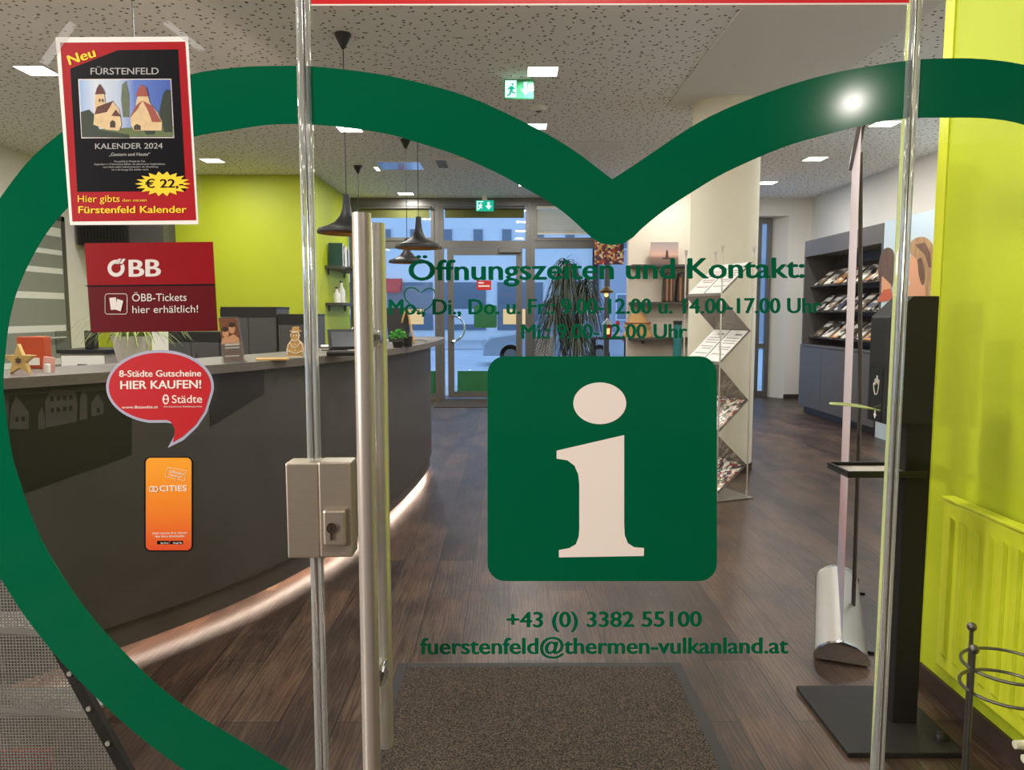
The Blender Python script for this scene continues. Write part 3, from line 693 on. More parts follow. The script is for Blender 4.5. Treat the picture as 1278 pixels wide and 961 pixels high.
# ------------------------------------------------------------------ things standing on the counter
def onc(x, y): p = hz(x, y, WT); return Vector((p.x, p.y, WT))
def spx(p): return p.y / F_PX        # metres per pixel at that point
def star_pts(n, R, r, a0=90):
    return [((R if k % 2 == 0 else r) * math.cos(math.radians(a0 + 180 * k / n)), (R if k % 2 == 0 else r) * math.sin(math.radians(a0 + 180 * k / n))) for k in range(2 * n)]
p = onc(24, 467); s_ = spx(p); R = 21 * s_
o = thing('star_ornament', 'golden wooden star standing at the left end of the counter', 'ornament', p)
m = MB(); cz = WT + R * .81; m.prism([(p.x + a, p.y, cz + b_) for a, b_ in star_pts(5, R, R * .42)], (0, .02, 0)); m.build('body', 'gold', o, bevel=.003)
m = MB(); m.prism([(p.x + a, p.y, cz + b_) for a, b_ in star_pts(6, R * .22, R * .13)], (0, -.002, 0)); m.build('motif', 'bark', o)
q = onc(33, 461); M['orange'] = mat('orange_red_card', 'c2491f', .55, vary=.05)
o = thing('file_box', 'orange-red upright box behind the golden star', 'box', q)
MB().box((q.x, q.y + .06, WT + .066), (.105, .06, .13), rz=.1).build('body', 'orange', o, bevel=.003)
MB().box((q.x, q.y + .0285, WT + .03), (.07, .003, .03), rz=.1).build('spine_label', 'paper', o)
q = onc(54, 465); M['pink'] = mat('pink_paper', 'e8a8a0', .7)
o = MB().prism([(q.x - .022, q.y + .03, WT), (q.x + .018, q.y + .03, WT), (q.x + .024, q.y + .03, WT + .055), (q.x - .014, q.y + .03, WT + .06)], (.0, .012, .0)).build('napkin', 'pink'); tag(o, 'small folded pink paper beside the orange-red box', 'paper')
o = MB().lathe([(.011, 0), (.011, .032), (.003, .034)], (q.x + .014, q.y + .005, WT), 16).build('tea_candle', 'paper', smooth=True); tag(o, 'small white candle in front of the folded pink paper', 'candle')
# spider plant
q = onc(160, 458); q.y += .04
o = thing('spider_plant', 'variegated spider plant in a white tapered pot on the counter', 'plant', q)
MB().lathe([(.052, 0), (.056, .005), (.078, .125), (.082, .13), (.076, .13), (.07, .1)], q, 32).build('pot', 'paper', o, smooth=True)
m = MB()
for k in range(70):
    a = random.uniform(0, 2 * math.pi); L = random.uniform(.12, .27); h = random.uniform(.05, .13); c0 = q + Vector((math.cos(a) * .02, math.sin(a) * .02, .1))
    d = Vector((math.cos(a), math.sin(a) * .7, 0)); pts = [c0 + d * (L * t) + Vector((0, 0, h * math.sin(t * 2.6) * 1.1 - .05 * t * t)) for t in [j / 8 for j in range(9)]]
    for pt in pts: pt.z = max(pt.z, WT + .01)
    m.ribbon(pts, [.005 * (1 - (j / 8) ** 2) + .0006 for j in range(9)], Vector((-d.y, d.x, 0)))
m.build('leaves', 'leaf2', o)
q = onc(193, 452); q.y += .06
o = thing('vase', 'slim white square vase right of the spider plant', 'vase', q)
MB().prism([(q.x - .028, q.y - .028, WT), (q.x + .028, q.y - .028, WT), (q.x + .028, q.y + .028, WT), (q.x - .028, q.y + .028, WT)], (0.004, 0, .17)).build('body', 'paper', o, bevel=.004)
MB().box((q.x + .004, q.y, WT + .1705), (.044, .044, .001)).build('opening', 'black', o)
# flyer holder with flyers
q = onc(290, 453); s_ = spx(q)
o = thing('flyer_holder', 'clear acrylic flyer holder standing on the counter', 'holder', q)
HP = Plane(lambda x, y: at(x, y, q.y + .02), (0, -1, 0)); cr = crop(3.203, 240, 180)
flat('back_plate', HP, cr((100, 690), (180, 690), (212, 872), (122, 877)), -.012, 'acrylic', th=.003, parent=o)
flat('pocket', HP, cr((112, 795), (198, 785), (212, 872), (122, 877)), .006, 'acrylic', th=.002, parent=o)
MB().box((q.x + .002, q.y + .04, WT + .003), (.09, .07, .004)).build('foot', 'acrylic', o)
M['flyer'] = mat('brown_photo_print', '7a4a34', .4, vary=.35, nscale=35); M['skin'] = mat('printed_skin', 'd69a74', .5, vary=.1, nscale=60); M['hairp'] = mat('printed_dark_hair', '3a241a', .5)
f = flat('flyer', HP, cr((104, 694), (176, 694), (206, 868), (126, 872)), -.006, 'flyer', 'brown photo flyer of two people in the acrylic holder', 'flyer', th=.004)
m = MB(); shape(m, HP, [(c[0], c[1]) for c in cr(*ell(133, 755, 13, 18, 16))], -.0015, .0006); shape(m, HP, cr(*ell(158, 738, 13, 19, 16)), -.0015, .0006)
shape(m, HP, cr((115, 800), (120, 775), (145, 770), (165, 760), (185, 775), (190, 800)), -.0015, .0004); m.build('figure', 'skin', f)
m = MB(); shape(m, HP, cr(*ell(131, 740, 14, 10, 14)), -.0008, .0006); shape(m, HP, cr(*ell(158, 722, 14, 10, 14)), -.0008, .0006); m.build('hair', 'hairp', f)
m = MB(); [shape(m, HP, cr((130, y), (188, y - 3), (189, y + 3), (131, y + 6)), -.001, .0006) for y in (800, 812, 845)]; m.build('print', 'vwhite', f)
# flat brochure, snowman
q = onc(340, 449); o = MB().box((q.x, q.y, WT + .004), (.15, .13, .007), rz=.35).build('brochure', 'wood'); tag(o, 'tan brochure lying flat beside the snowman ornament', 'brochure')
q = onc(60, 462); 
q = onc(368, 447); s_ = spx(q)
o = thing('snowman_ornament', 'flat wooden snowman ornament with top hat on the counter', 'ornament', q)
SPn = Plane(lambda x, y: at(x, y, q.y), (0, -1, 0)); cr = crop(3.203, 240, 180)
sil = sp2(cr((385, 852), (377, 825), (381, 800), (394, 782), (392, 762), (398, 752), (389, 748), (391, 743), (399, 742), (401, 730), (423, 730), (424, 742), (432, 744), (432, 750), (424, 752), (428, 766), (424, 782), (440, 797), (445, 820), (438, 850)), 4)
mb = MB(); shape(mb, SPn, sil, 0, -.015); mb.build('body', 'wood', o)
M['wline'] = mat('white_icing_line', 'f1e8d8', .6, vary=.02)
m = MB()
for pts in (((398, 750), (424, 750)), ((396, 782), (411, 787), (424, 782)), ((390, 792), (398, 808), (411, 814), (424, 806), (432, 793)), ((380, 824), (412, 838), (443, 826)), ((384, 850), (437, 850)), ((381, 840), (378, 822), (384, 800), (395, 786)), ((441, 838), (444, 820), (438, 800), (427, 786)), ((394, 770), (393, 760), (398, 752), (424, 752), (427, 764), (424, 780))):
    m.tube([SPn(x, y, .002) for x, y in cr(*pts)], .0022, 6)
for x, y in ((405, 764), (417, 764), (411, 800), (411, 822)): m.ball(SPn(*cr((x, y))[0], .001), .003, n=8)
m.build('icing', 'wline', o)
# papers, card terminal, baubles
q = onc(414, 439); g = 'paper piles on the counter'
o = thing('paper_stack', 'pile of leaflets left of the card terminal', 'papers', q)
for k in range(5): MB().box((q.x, q.y + .06, WT + .004 + k * .007), (.15, .2, .0055), rz=.2 + .06 * math.sin(k * 2)).build('leaflet', 'paper' if k % 2 == 0 else 'dgrey', o)
q = onc(431, 444); o = thing('card_terminal', 'black terminal with tilted screen beside the door handle', 'terminal', q)
MB().box((q.x, q.y + .05, WT + .012), (.2, .12, .024)).build('base', 'black', o, bevel=.006)
MB().box((q.x - .01, q.y + .09, WT + .085), (.2, .012, .12), rot=Matrix.Rotation(.35, 4, 'Z') @ Matrix.Rotation(-.5, 4, 'X')).build('screen', 'blackmatt', o, bevel=.004)
MB().box((q.x - .005, q.y + .078, WT + .085), (.17, .004, .09), rot=Matrix.Rotation(.35, 4, 'Z') @ Matrix.Rotation(-.5, 4, 'X')).build('display', mat('dim_screen', '55575c', .15, vary=.05), o)
M['bauble'] = mat('silver_bauble', 'b5a890', .15, .9, vary=.1)
for i, (x, y, rr, lab) in enumerate(((427, 427, .055, 'smaller silver bauble behind the card terminal'), (441, 424, .07, 'larger silver bauble behind the card terminal'))):
    q = onc(x, y + 8); q.y += .1; z0 = WT + rr; o = thing('bauble', lab, 'ornament', (q.x, q.y + .1, WT), 'baubles'); MB().ball((q.x, q.y + .1, z0), rr).build('ball', 'bauble', o, smooth=True); MB().lathe([(.008, 0), (.008, .012)], (q.x, q.y + .1, z0 + rr - .003), 12).build('cap', 'gold', o)
# herb pot, dark pot, tablet, easel, flyers near the counter's end
q = onc(496, 434); o = thing('herb_plant', 'bright green leafy herb in a small pot by the door handle', 'plant', q)
MB().lathe([(.03, 0), (.04, .04)], (q.x, q.y + .03, WT), 20).build('pot', 'blackmatt', o, smooth=True)
m = MB()
for k in range(150):
    a = random.uniform(0, 6.28); el = random.uniform(-.2, 1.5); rr = random.uniform(.03, .068); c0 = Vector((q.x, q.y + .03, WT + .065)) + Vector((math.cos(a) * math.cos(el), math.sin(a) * math.cos(el), math.sin(el) * .8)) * rr
    m.box(c0, (.016, .012, .002), rot=Matrix.Rotation(random.uniform(0, 3), 4, 'Z') @ Matrix.Rotation(random.uniform(-1, 1), 4, 'X'))
m.build('leaves', 'herb', o)
q = onc(508, 433); o = thing('pen_pot', 'small dark pot right of the green herb', 'pot', q); MB().lathe([(.03, 0), (.034, .07), (.03, .07), (.028, .01)], (q.x, q.y + .03, WT), 20).build('body', 'blackmatt', o, smooth=True); MB().tube([(q.x, q.y + .03, WT + .01), (q.x + .015, q.y + .03, WT + .1)], .004, 6).build('pen', 'alu', o)
q = onc(497, 431); q.y += .35; q.x -= .02
o = thing('display_easel', 'dark tilted display board on a wooden easel near the counter end', 'display', (q.x, q.y, WT))
MB().box((q.x - .03, q.y, WT + .14), (.17, .012, .26), rot=Matrix.Rotation(.5, 4, 'Z') @ Matrix.Rotation(-.25, 4, 'X')).build('board', 'black', o, bevel=.003)
for dx in (-.05, .09): MB().tube([(q.x + dx, q.y - .02, WT + .003), (q.x + .03, q.y + .05, WT + .28)], .008, 8).build('leg', 'wood', o)
MB().tube([(q.x + .03, q.y + .14, WT + .003), (q.x + .03, q.y + .05, WT + .28)], .008, 8).build('leg', 'wood', o)
q = onc(533, 425); o = thing('flyer_stack', 'flat pile of flyers on the rounded counter end', 'papers', q)
for k in range(3): MB().box((q.x - .1, q.y - .25, WT + .003 + k * .005), (.21, .3, .004), rz=.12 * k).build('flyer', 'paper' if k < 2 else 'dgrey', o)

# ------------------------------------------------------------------ behind the counter
dk = thing('staff_desk', 'dark staff desk behind the left part of the counter', 'desk', (-3.4, 5.2, 0))
MB().bb(-4.6, -2.5, 4.8, 5.6, .71, .74).build('desktop', 'worktop', dk, bevel=.003)
for x in (-4.55, -2.55):
    MB().bb(x - .02, x + .02, 4.85, 5.55, 0, .71).build('side_panel', 'dgrey', dk)
q = at(115, 450, 5.1); o = thing('drawer_unit', 'grey desktop drawer box with dark top left of the spider plant', 'drawer box', (q.x, 5.1, .74))
MB().bb(q.x - .155, q.x + .155, 5.0, 5.35, .74, 1.15).build('body', mat('warm_grey_box', '9b948a', .5), o, bevel=.004)
MB().bb(q.x - .17, q.x + .17, 4.985, 5.36, 1.15, 1.175).build('top', 'black', o)
for k in range(3):
    d = MB().bb(q.x - .14, q.x + .14, 4.985, 5.0, .76 + k * .13, .875 + k * .13).build('drawer', 'paper' if k == 2 else 'alu', o); MB().bb(q.x - .03, q.x + .03, 4.975, 4.985, .81 + k * .13, .82 + k * .13).build('handle', 'black', d)
o = thing('desk_phone', 'small dark upright device on top of the drawer box', 'device', (q.x, 5.1, 1.175))
MB().bb(q.x - .035, q.x + .03, 5.08, 5.14, 1.175, 1.30).build('body', 'black', o, bevel=.006); MB().bb(q.x - .025, q.x + .02, 5.077, 5.08, 1.25, 1.29).build('display', 'dgrey', o)
def cabinet(x0, x1, ytop, Y, lab, lip=True):
    a = at(x0, ytop, Y); b_ = at(x1, ytop, Y); r = thing('office_cabinet', lab, 'cabinet', ((a.x + b_.x) / 2, Y + .2, 0), 'dark cabinets behind the counter'); h = a.z
    MB().bb(a.x, b_.x, Y, Y + .4, .08, h - .02).build('body', 'cab', r); MB().bb(a.x, b_.x, Y, Y + .42, h - .02, h).build('top', 'black', r)
    MB().bb(a.x + .02, b_.x - .02, Y + .03, Y + .38, 0, .08).build('plinth', 'black', r)
    mid = (a.x + b_.x) / 2
    for u, v, hx in ((a.x + .004, mid - .002, mid - .04), (mid + .002, b_.x - .004, mid + .04)):
        d = MB().bb(u, v, Y - .018, Y, .085, h - .1).build('door', 'cab', r, bevel=.002); MB().bb(hx - .006, hx + .006, Y - .035, Y - .018, .9, 1.05).build('handle', 'alu', d)
    m = MB(); m.bb(a.x, b_.x, Y - .012, Y, h - .095, h - .02); m.build('top_rail', 'black', r)
cabinet(275, 345, 383, 7.0, 'tall dark cabinet with black top rail behind the flyer holder')
cabinet(347, 392, 392, 7.0, 'dark cabinet behind the snowman ornament')
cabinet(203, 274, 414, 7.0, 'low dark cabinet behind the spider plant')
r = thing('wall_cabinet', 'black wall cabinet at the top left of the lime wall', 'cabinet', (-5.1, 10.1, 2.3))
MB().bb(-5.6, -4.95, 9.95, 10.335, 2.29, 2.62).build('body', 'black', r, bevel=.004); MB().bb(-4.95, -4.5, 9.97, 10.335, 2.29, 2.62).build('side_unit', 'cab', r)
m = MB()
for k in range(14): m.bb(-5.57 + k * .042, -5.55 + k * .042, 9.944, 9.95, 2.31, 2.6)
m.build('slats', 'blackmatt', r)
# lime wall shelves
def wallshelf(z, lab, y0=10.75, y1=12.2):
    r = thing('wall_shelf', lab, 'shelf', (-2.5, (y0 + y1) / 2, z), 'dark shelves on the lime wall'); MB().bb(-2.6, -2.36, y0, y1, z - .04, z).build('board', 'dgrey', r, bevel=.002)
    m = MB(); [m.bb(-2.6, -2.58, y - .02, y + .02, z - .12, z - .04) for y in (y0 + .2, y1 - .2)]; m.build('bracket', 'alu', r)
wallshelf(2.08, 'upper dark shelf on the lime side wall'); wallshelf(1.56, 'middle dark shelf on the lime side wall'); wallshelf(1.1, 'lowest dark shelf on the lime side wall', 10.9)
M['bookgreen'] = mat('dark_green_cover', '1e4a44', .45); M['bookgrey'] = print_mat('grey_photo_cover', ['6a6664', '8b8580', '4a4744', 'b0a8a0'], 25)
for k, (y, h, w, mt, lab) in enumerate(((10.92, .33, .05, 'bookgreen', 'dark green book standing on the upper lime-wall shelf'), (11.05, .30, .16, 'bookgrey', 'grey picture standing on the upper lime-wall shelf'), (11.3, .26, .05, 'bookgreen', 'second dark green book on the upper lime-wall shelf'))):
    o = thing('book' if w < .1 else 'picture', lab, 'book' if w < .1 else 'picture', (-2.48, y, 2.08)); MB().bb(-2.58, -2.38, y, y + w, 2.08, 2.08 + h).build('cover', mt, o, bevel=.003); MB().bb(-2.575, -2.375, y + .006, y + w - .006, 2.086, 2.075 + h).build('pages', 'paper', o)
for y, h, rr, lab in ((10.95, .2, .05, 'pale jar on the middle lime-wall shelf'), (11.25, .3, .055, 'white bottle on the middle lime-wall shelf')):
    o = thing('bottle', lab, 'bottle', (-2.48, y, 1.56)); MB().lathe([(rr, 0), (rr, h * .6), (rr * .4, h * .8), (rr * .4, h)], (-2.48, y, 1.56), 20).build('body', 'paper', o, smooth=True); MB().lathe([(rr * .45, h), (rr * .45, h + .025)], (-2.48, y, 1.56), 16).build('cap', 'dgrey', o)

# ================================================================== BACK: PLANT, SHELVES, DISPLAY
pl_ = Vector((.95, 11.3, 0)); o = thing('dragon_tree', 'tall dragon tree with long drooping dark leaves before the right back window', 'plant', pl_)
MB().lathe([(.16, 0), (.2, .36), (.19, .36), (.17, .33)], pl_, 28).build('pot', 'dgrey', o, smooth=True)
trunks = [((0, 0), (-.1, .05), 2.1), ((.04, .03), (.18, 0), 1.8), ((-.04, -.03), (-.28, -.1), 1.55), ((0, .02), (.05, -.12), 1.3)]
m = MB(); lm = MB()
for b0, b1, h in trunks:
    pts = [pl_ + Vector((b0[0] + (b1[0] - b0[0]) * t, b0[1] + (b1[1] - b0[1]) * t, .3 + (h - .3) * t)) for t in (0, .3, .6, 1)]; m.tube(pts, .018, 8)
    for k in range(150):
        a = random.uniform(0, 6.28); L = random.uniform(.35, .72); up = random.uniform(.0, .3); c0 = pts[-1] + Vector((0, 0, random.uniform(-.28, .1))); d = Vector((math.cos(a), math.sin(a), 0))
        q = [c0 + d * (L * .62 * t) + Vector((0, 0, up * t * 1.6 - L * 1.25 * t * t)) for t in [j / 7 for j in range(8)]]
        lm.ribbon(q, [.013 * (1 - (j / 7) ** 2) + .001 for j in range(8)], (-d.y, d.x, 0))
m.build('trunk', 'bark', o, smooth=True); lm.build('leaves', 'leaf', o)
SB = 10.55
def bshelf(py, lab, x0=1.67, x1=2.75):
    z = at(820, py, SB - .1).z; r = thing('wall_shelf', lab, 'shelf', (2.2, SB - .15, z), 'dark shelves on the beige wall'); MB().bb(x0, x1, SB - .28, SB, z - .035, z).build('board', 'cabdark', r, bevel=.002)
    m = MB(); [m.bb(x - .012, x + .012, SB - .2, SB, z - .09, z - .035) for x in (x0 + .2, x1 - .2)]; m.build('bracket', 'alu', r); return z
ZS = [bshelf(331, 'upper dark shelf on the beige wall behind the leaflet stand'), bshelf(377, 'middle dark shelf on the beige wall behind the leaflet stand'), bshelf(421, 'lowest dark shelf on the beige wall behind the leaflet stand')]
YB = SB - .14
def bx(px): return at(px, 390, YB).x
M['sunset'] = ramp_mat('seaside_photo_print', 'Z', ZS[0], ZS[0] + .31, [(0, '5b4a42'), (.3, '7d6256'), (.45, 'c79a86'), (.7, 'a9908a'), (1, '8d8480')])
o = thing('canvas_print', 'rose-grey photo canvas standing on the upper shelf of the beige wall', 'picture', (bx(828), YB, ZS[0]))
MB().bb(bx(811), bx(845), YB, YB + .025, ZS[0], ZS[0] + .31).build('canvas', 'sunset', o)
m = MB(); [m.prism([(bx(x0_), YB - .003, ZS[0] + z0_) for x0_, z0_ in q], (0, .004, 0)) for q in (((826, .08), (836, .08), (840, .1), (824, .1)), ((829, .1), (833, .1), (832, .2), (830, .2)))]; m.build('boat_shape', 'hairp', o)
M['leather'] = mat('dark_brown_leather', '2d1e18', .5, vary=.2); M['tanleather'] = mat('tan_strap', '8a5a35', .5)
for k, (px, w, lab) in enumerate(((833, 13, 'dark leather bag left on the middle shelf of the beige wall'), (850, 15, 'dark leather bag right on the middle shelf of the beige wall'))):
    x = bx(px); ww = w / 2 * YB / F_PX; z = ZS[1]; o = thing('leather_bag', lab, 'bag', (x, YB, z), 'leather bags')
    MB().prism([(x - ww, YB - .08, z), (x + ww, YB - .08, z), (x + ww * .8, YB - .08, z + .3), (x + ww * .5, YB - .08, z + .4), (x - ww * .5, YB - .08, z + .4), (x - ww * .85, YB - .08, z + .28)], (0, .16, 0)).build('body', 'leather', o, bevel=.02, seg=3)
    m = MB(); [m.bb(x + dx - .012, x + dx + .012, YB - .086, YB - .08, z + .01, z + .33) for dx in (-ww * .4, ww * .4)]; m.build('strap', 'tanleather', o)
M['straw'] = mat('straw_weave', 'b88c55', .8, vary=.3, nscale=60)
x = bx(796); z = ZS[2]; o = thing('straw_basket', 'straw hat-shaped basket on the lowest shelf of the beige wall', 'basket', (x, YB, z))
MB().lathe([(.20, 0), (.21, .03), (.17, .1), (.19, .15), (.16, .2), (.12, .24), (.1, .31), (.03, .35)], (x, YB, z), 28, 1, .6).build('body', 'straw', o, smooth=True)
m = MB(); m.ring((x, YB, z + .2), .17, .014, 28); m.build('band', 'tanleather', o, smooth=True)
for v in o.children: pass
M['teal'] = mat('teal_tube', '1d6f70', .4, vary=.08)
x = bx(839); o = thing('poster_tube', 'teal cylindrical tube standing before the beige wall', 'tube', (x, YB - .35, 0))
MB().lathe([(.055, 0), (.055, 1.3)], (x, YB - .35, 0), 24).build('body', 'teal', o, smooth=True); MB().lathe([(.058, 1.26), (.058, 1.31)], (x, YB - .35, 0), 24).build('cap', 'blackmatt', o, smooth=True)
# colourful things at the right window
M['mosaic'] = print_mat('colourful_print', ['b8482e', 'd9a24a', '4a2c30', 'e8d6b0', '6a3a58', '8f2f30', '2e3a4a'], 28)
p0 = at(742, 330, 12.0); p1 = at(779, 298, 12.0)
o = thing('hanging_picture', 'colourful patterned picture hanging in the right back window', 'picture', ((p0.x + p1.x) / 2, 12, p0.z))
MB().bb(p0.x, p1.x, 12.0, 12.03, p0.z, p1.z).build('print', 'mosaic', o); m = MB(); [m.tube([(x_, 12.015, p1.z), (x_, 12.015, CEIL)], .003, 5) for x_ in (p0.x + .05, p1.x - .05)]; m.build('wire', 'alu', o)
st = thing('display_table', 'dark display table at the right back window', 'table', (1.4, 11.9, 0))
zt = at(760, 421, 11.8).z
MB().bb(1.3, 1.9, 11.65, 12.1, zt - .03, zt).build('tabletop', 'cabdark', st)
for x_ in (1.33, 1.87):
    for y_ in (11.68, 12.07): MB().bb(x_ - .02, x_ + .02, y_ - .02, y_ + .02, 0, zt - .03).build('leg', 'blackmatt', st)
M['candle'] = emission_mat('warm_lantern_glow', 'ffc27a', 2.0)
q = Vector((at(758, 400, 11.85).x, 11.85, zt)); o = thing('lantern', 'small red house-shaped lantern on the display table', 'lantern', q)
MB().bb(q.x - .06, q.x + .06, 11.79, 11.91, zt, zt + .2).build('body', 'redcloth', o); MB().prism([(q.x - .08, 11.78, zt + .2), (q.x + .08, 11.78, zt + .2), (q.x, 11.78, zt + .3)], (0, .14, 0)).build('roof', 'paper', o); MB().bb(q.x - .03, q.x + .03, 11.785, 11.79, zt + .05, zt + .14).build('window', 'candle', o)
q = Vector((at(771, 400, 11.8).x, 11.8, zt)); o = thing('figurine', 'small white figurine with dark cap on the display table', 'ornament', q)
MB().lathe([(.035, 0), (.04, .06), (.025, .13), (.032, .17), (.02, .21)], q, 20).build('body', 'paper', o, smooth=True); MB().lathe([(.034, .19), (.03, .23), (.006, .27)], q, 20).build('cap', 'redcloth', o, smooth=True)
q = at(757, 352, 11.9); o = thing('star_lamp', 'small warm lamp with hanging rings in the right back window', 'lamp', q)
MB().lathe([(.02, -.06), (.10, -.05), (.12, -.02), (.05, .03), (.015, .06)], (q.x, q.y, q.z - .12), 20).build('shade', 'copper', o, smooth=True); MB().tube([(q.x, q.y, q.z - .06), (q.x, q.y, CEIL)], .003, 5).build('cord', 'black', o); MB().ball((q.x, q.y, q.z - .2), .035, n=12).build('bulb', 'candle', o, smooth=True)

# ================================================================== ZIGZAG LEAFLET STAND
LN, RN = Vector((1.555, 5.56)), Vector((1.815, 5.66)); nd = (RN - LN).normalized(); ed = Vector((-nd.y, nd.x)); WID = .44
zs = thing('leaflet_stand', 'zigzag smoked-acrylic leaflet stand on steel rods before the column', 'leaflet stand', ((LN.x + RN.x) / 2, 5.8, 0))
zz = [('R', 1.79), ('L', 1.54), ('R', 1.28), ('L', 1.03), ('R', .755), ('L', .51), ('R', .26), ('L', .03)]
def P3(pt, z, e=0.0): q = pt + ed * e; return Vector((q.x, q.y, z))
for (a, za), (b_, zb) in zip(zz, zz[1:]):
    A = LN if a == 'L' else RN; B = LN if b_ == 'L' else RN
    m = MB(); m.prism([P3(A, za), P3(B, zb), P3(B, zb, WID), P3(A, za, WID)], (0, 0, .004)); m.build('shelf_panel', 'smoke', zs)
m = MB(); bl, brr = LN - nd * .04 - ed * .03, RN + nd * .05 - ed * .03
m.prism([P3(bl, 0), P3(brr, 0), P3(brr, 0, WID + .06), P3(bl, 0, WID + .06)], (0, 0, .012)); m.build('base_plate', mat('grey_steel_plate', '8f8a83', .35, .8), zs, bevel=.002)
for A, e in ((LN, -.012), (RN, -.012), (LN, WID + .012), (RN, WID + .012)):
    h = 1.85
    rd = MB().tube([P3(A, .012, e), P3(A, h, e)], .006, 10).build('rod', 'steel', zs, smooth=True)
    MB().lathe([(.004, 0), (.014, .05), (.014, .056)], P3(A, h, e), 12).build('finial', 'steel', rd, smooth=True); MB().lathe([(.012, 0), (.012, .05)], P3(A, .012, e), 12).build('foot', 'steel', rd, smooth=True)
prn = mat('printed_text_grey', '8e8a86', .6); prr = mat('printed_red', 'b5404a', .6)
colr = print_mat('colour_magazine_cover', ['8a3a34', 'e0d2c0', '3c3a44', 'c8a088', '6a7a5a', 'f0ece4'], 40)
for k, (zr, zl) in enumerate(((1.79, 1.54), (1.28, 1.03), (.755, .51), (.26, .03))):
    for j in range(2):
        e0, e1 = .015 + j * .215, .015 + j * .215 + .2
        A = RN.lerp(LN, .04); B = RN.lerp(LN, .94); za = zr + (zl - zr) * .04 + .008; zb = zr + (zl - zr) * .94 + .008
        lab = f'{"white printed leaflets" if k < 2 else "colourful magazines"} on the {["top", "second", "third", "lowest"][k]} shelf of the zigzag stand, {"near" if j == 0 else "far"} side'
        o = MB().prism([P3(A, za, e0), P3(B, zb, e0), P3(B, zb, e1), P3(A, za, e1)], (0, 0, .006)).build('leaflet', 'paper' if k < 2 else colr); tag(o, lab, 'leaflet', 'leaflets on the zigzag stand')
        if k < 2:
            m = MB()
            for t, h_, f0, f1 in ((.12, .05, .1, .5), (.26, .02, .1, .85), (.34, .02, .1, .85), (.42, .02, .1, .8), (.55, .02, .1, .85), (.62, .02, .1, .7), (.78, .02, .1, .85)):
                a0 = A.lerp(B, t); a1 = A.lerp(B, t + h_); z0 = za + (zb - za) * t + .0065; z1 = za + (zb - za) * (t + h_) + .0065
                ea, eb = e0 + (e1 - e0) * f0, e0 + (e1 - e0) * f1
                m.prism([P3(a0, z0, ea), P3(a1, z1, ea), P3(a1, z1, eb), P3(a0, z0, eb)], (0, 0, .0008))
            m.build('print', prr if k == 0 and j == 1 else prn, o)

# ================================================================== RIGHT WALL: BROCHURE CABINET AND PHOTO WALL
CX = 4.2; Y0c, Y1c = 8.55, 10.8
bc = thing('brochure_cabinet', 'large anthracite brochure cabinet along the right wall', 'cabinet', (4.5, 9.7, 0))
MB().bb(CX, 4.9, Y0c, Y1c, .1, .95).build('lower_body', 'cab', bc); MB().bb(CX + .06, 4.9, Y0c, Y1c - .02, 0, .1).build('plinth', 'black', bc)
for k in range(3):
    w = (Y1c - Y0c) / 3; d = MB().bb(CX - .018, CX, Y0c + k * w + .003, Y0c + (k + 1) * w - .003, .1, .94).build('door', 'cab', bc, bevel=.002)
MB().bb(CX - .02, 4.9, Y0c, Y1c, .95, .97).build('counter_top', 'cab', bc)
MB().bb(4.62, 4.9, Y0c, Y1c, .97, 2.42).build('back_panel', 'cabdark', bc)
for y in (Y0c, Y1c - .03): MB().bb(CX, 4.62, y, y + .03, .97, 2.42).build('side_panel', 'cab', bc)
MB().bb(CX, 4.62, Y0c + .03, Y1c - .03, 2.2, 2.42).build('header', 'cab', bc)
covers = [('6d5c48', 'brown'), ('35405e', 'dark blue'), ('d8d2c6', 'white'), ('5b5550', 'grey'), ('c9863c', 'orange'), ('8a7a68', 'tan')]
M['cover'] = [print_mat('brochure_cover_' + b_.replace(' ', '_'), [a, 'd9d2c4', a, '3a3634', a, '988878'], 16) for a, b_ in covers]
rows_ = [(1.78, 'top'), (1.43, 'middle'), (1.07, 'bottom')]
for ri, (z, rn) in enumerate(rows_):
    m = MB(); m.prism([(4.28, Y0c + .03, z), (4.62, Y0c + .03, z + .3), (4.62, Y0c + .03, z + .288), (4.29, Y0c + .03, z - .012)], (0, Y1c - Y0c - .06, 0)); m.build('display_shelf', 'cabdark', bc)
    for k in range(7):
        y = Y1c - .2 - k * .30; ci = (k * 2 + ri * 3) % 6; n_ = ['first', 'second', 'third', 'fourth', 'fifth', 'sixth', 'seventh'][k]
        o = thing('brochure', f'{covers[ci][1]} brochure, {n_} from the far end of the {rn} row in the brochure cabinet', 'brochure', (4.4, y, z), 'brochures in the cabinet')
        q = [(4.285, y, z + .012), (4.515, y, z + .215), (4.515, y - .21, z + .215), (4.285, y - .21, z + .012)]
        MB().prism(q, (-.012, 0, .014)).build('cover', M['cover'][ci], o)
        MB().prism([(4.30, y + .001, z + .0255), (4.495, y + .001, z + .1965), (4.495, y - .0, z + .1985), (4.30, y - .0, z + .0275)], (-.001, 0, .0)).bm.free()
        u0, u1 = .62, .84; X0 = 4.285 + .23 * u0; X1 = 4.285 + .23 * u1; Z0 = z + .012 + .203 * u0; Z1 = z + .012 + .203 * u1
        MB().prism([(X0 - .0125, y - .02, Z0 + .0145), (X1 - .0125, y - .02, Z1 + .0145), (X1 - .0125, y - .19, Z1 + .0145), (X0 - .0125, y - .19, Z0 + .0145)], (-.0006, 0, .0008)).build('title_band', 'paper' if ci != 2 else 'dgrey', o)
pw = thing('photo_wall', 'large pale-blue photo wall showing two people from behind', 'photo wall', (4.5, 7, 0))
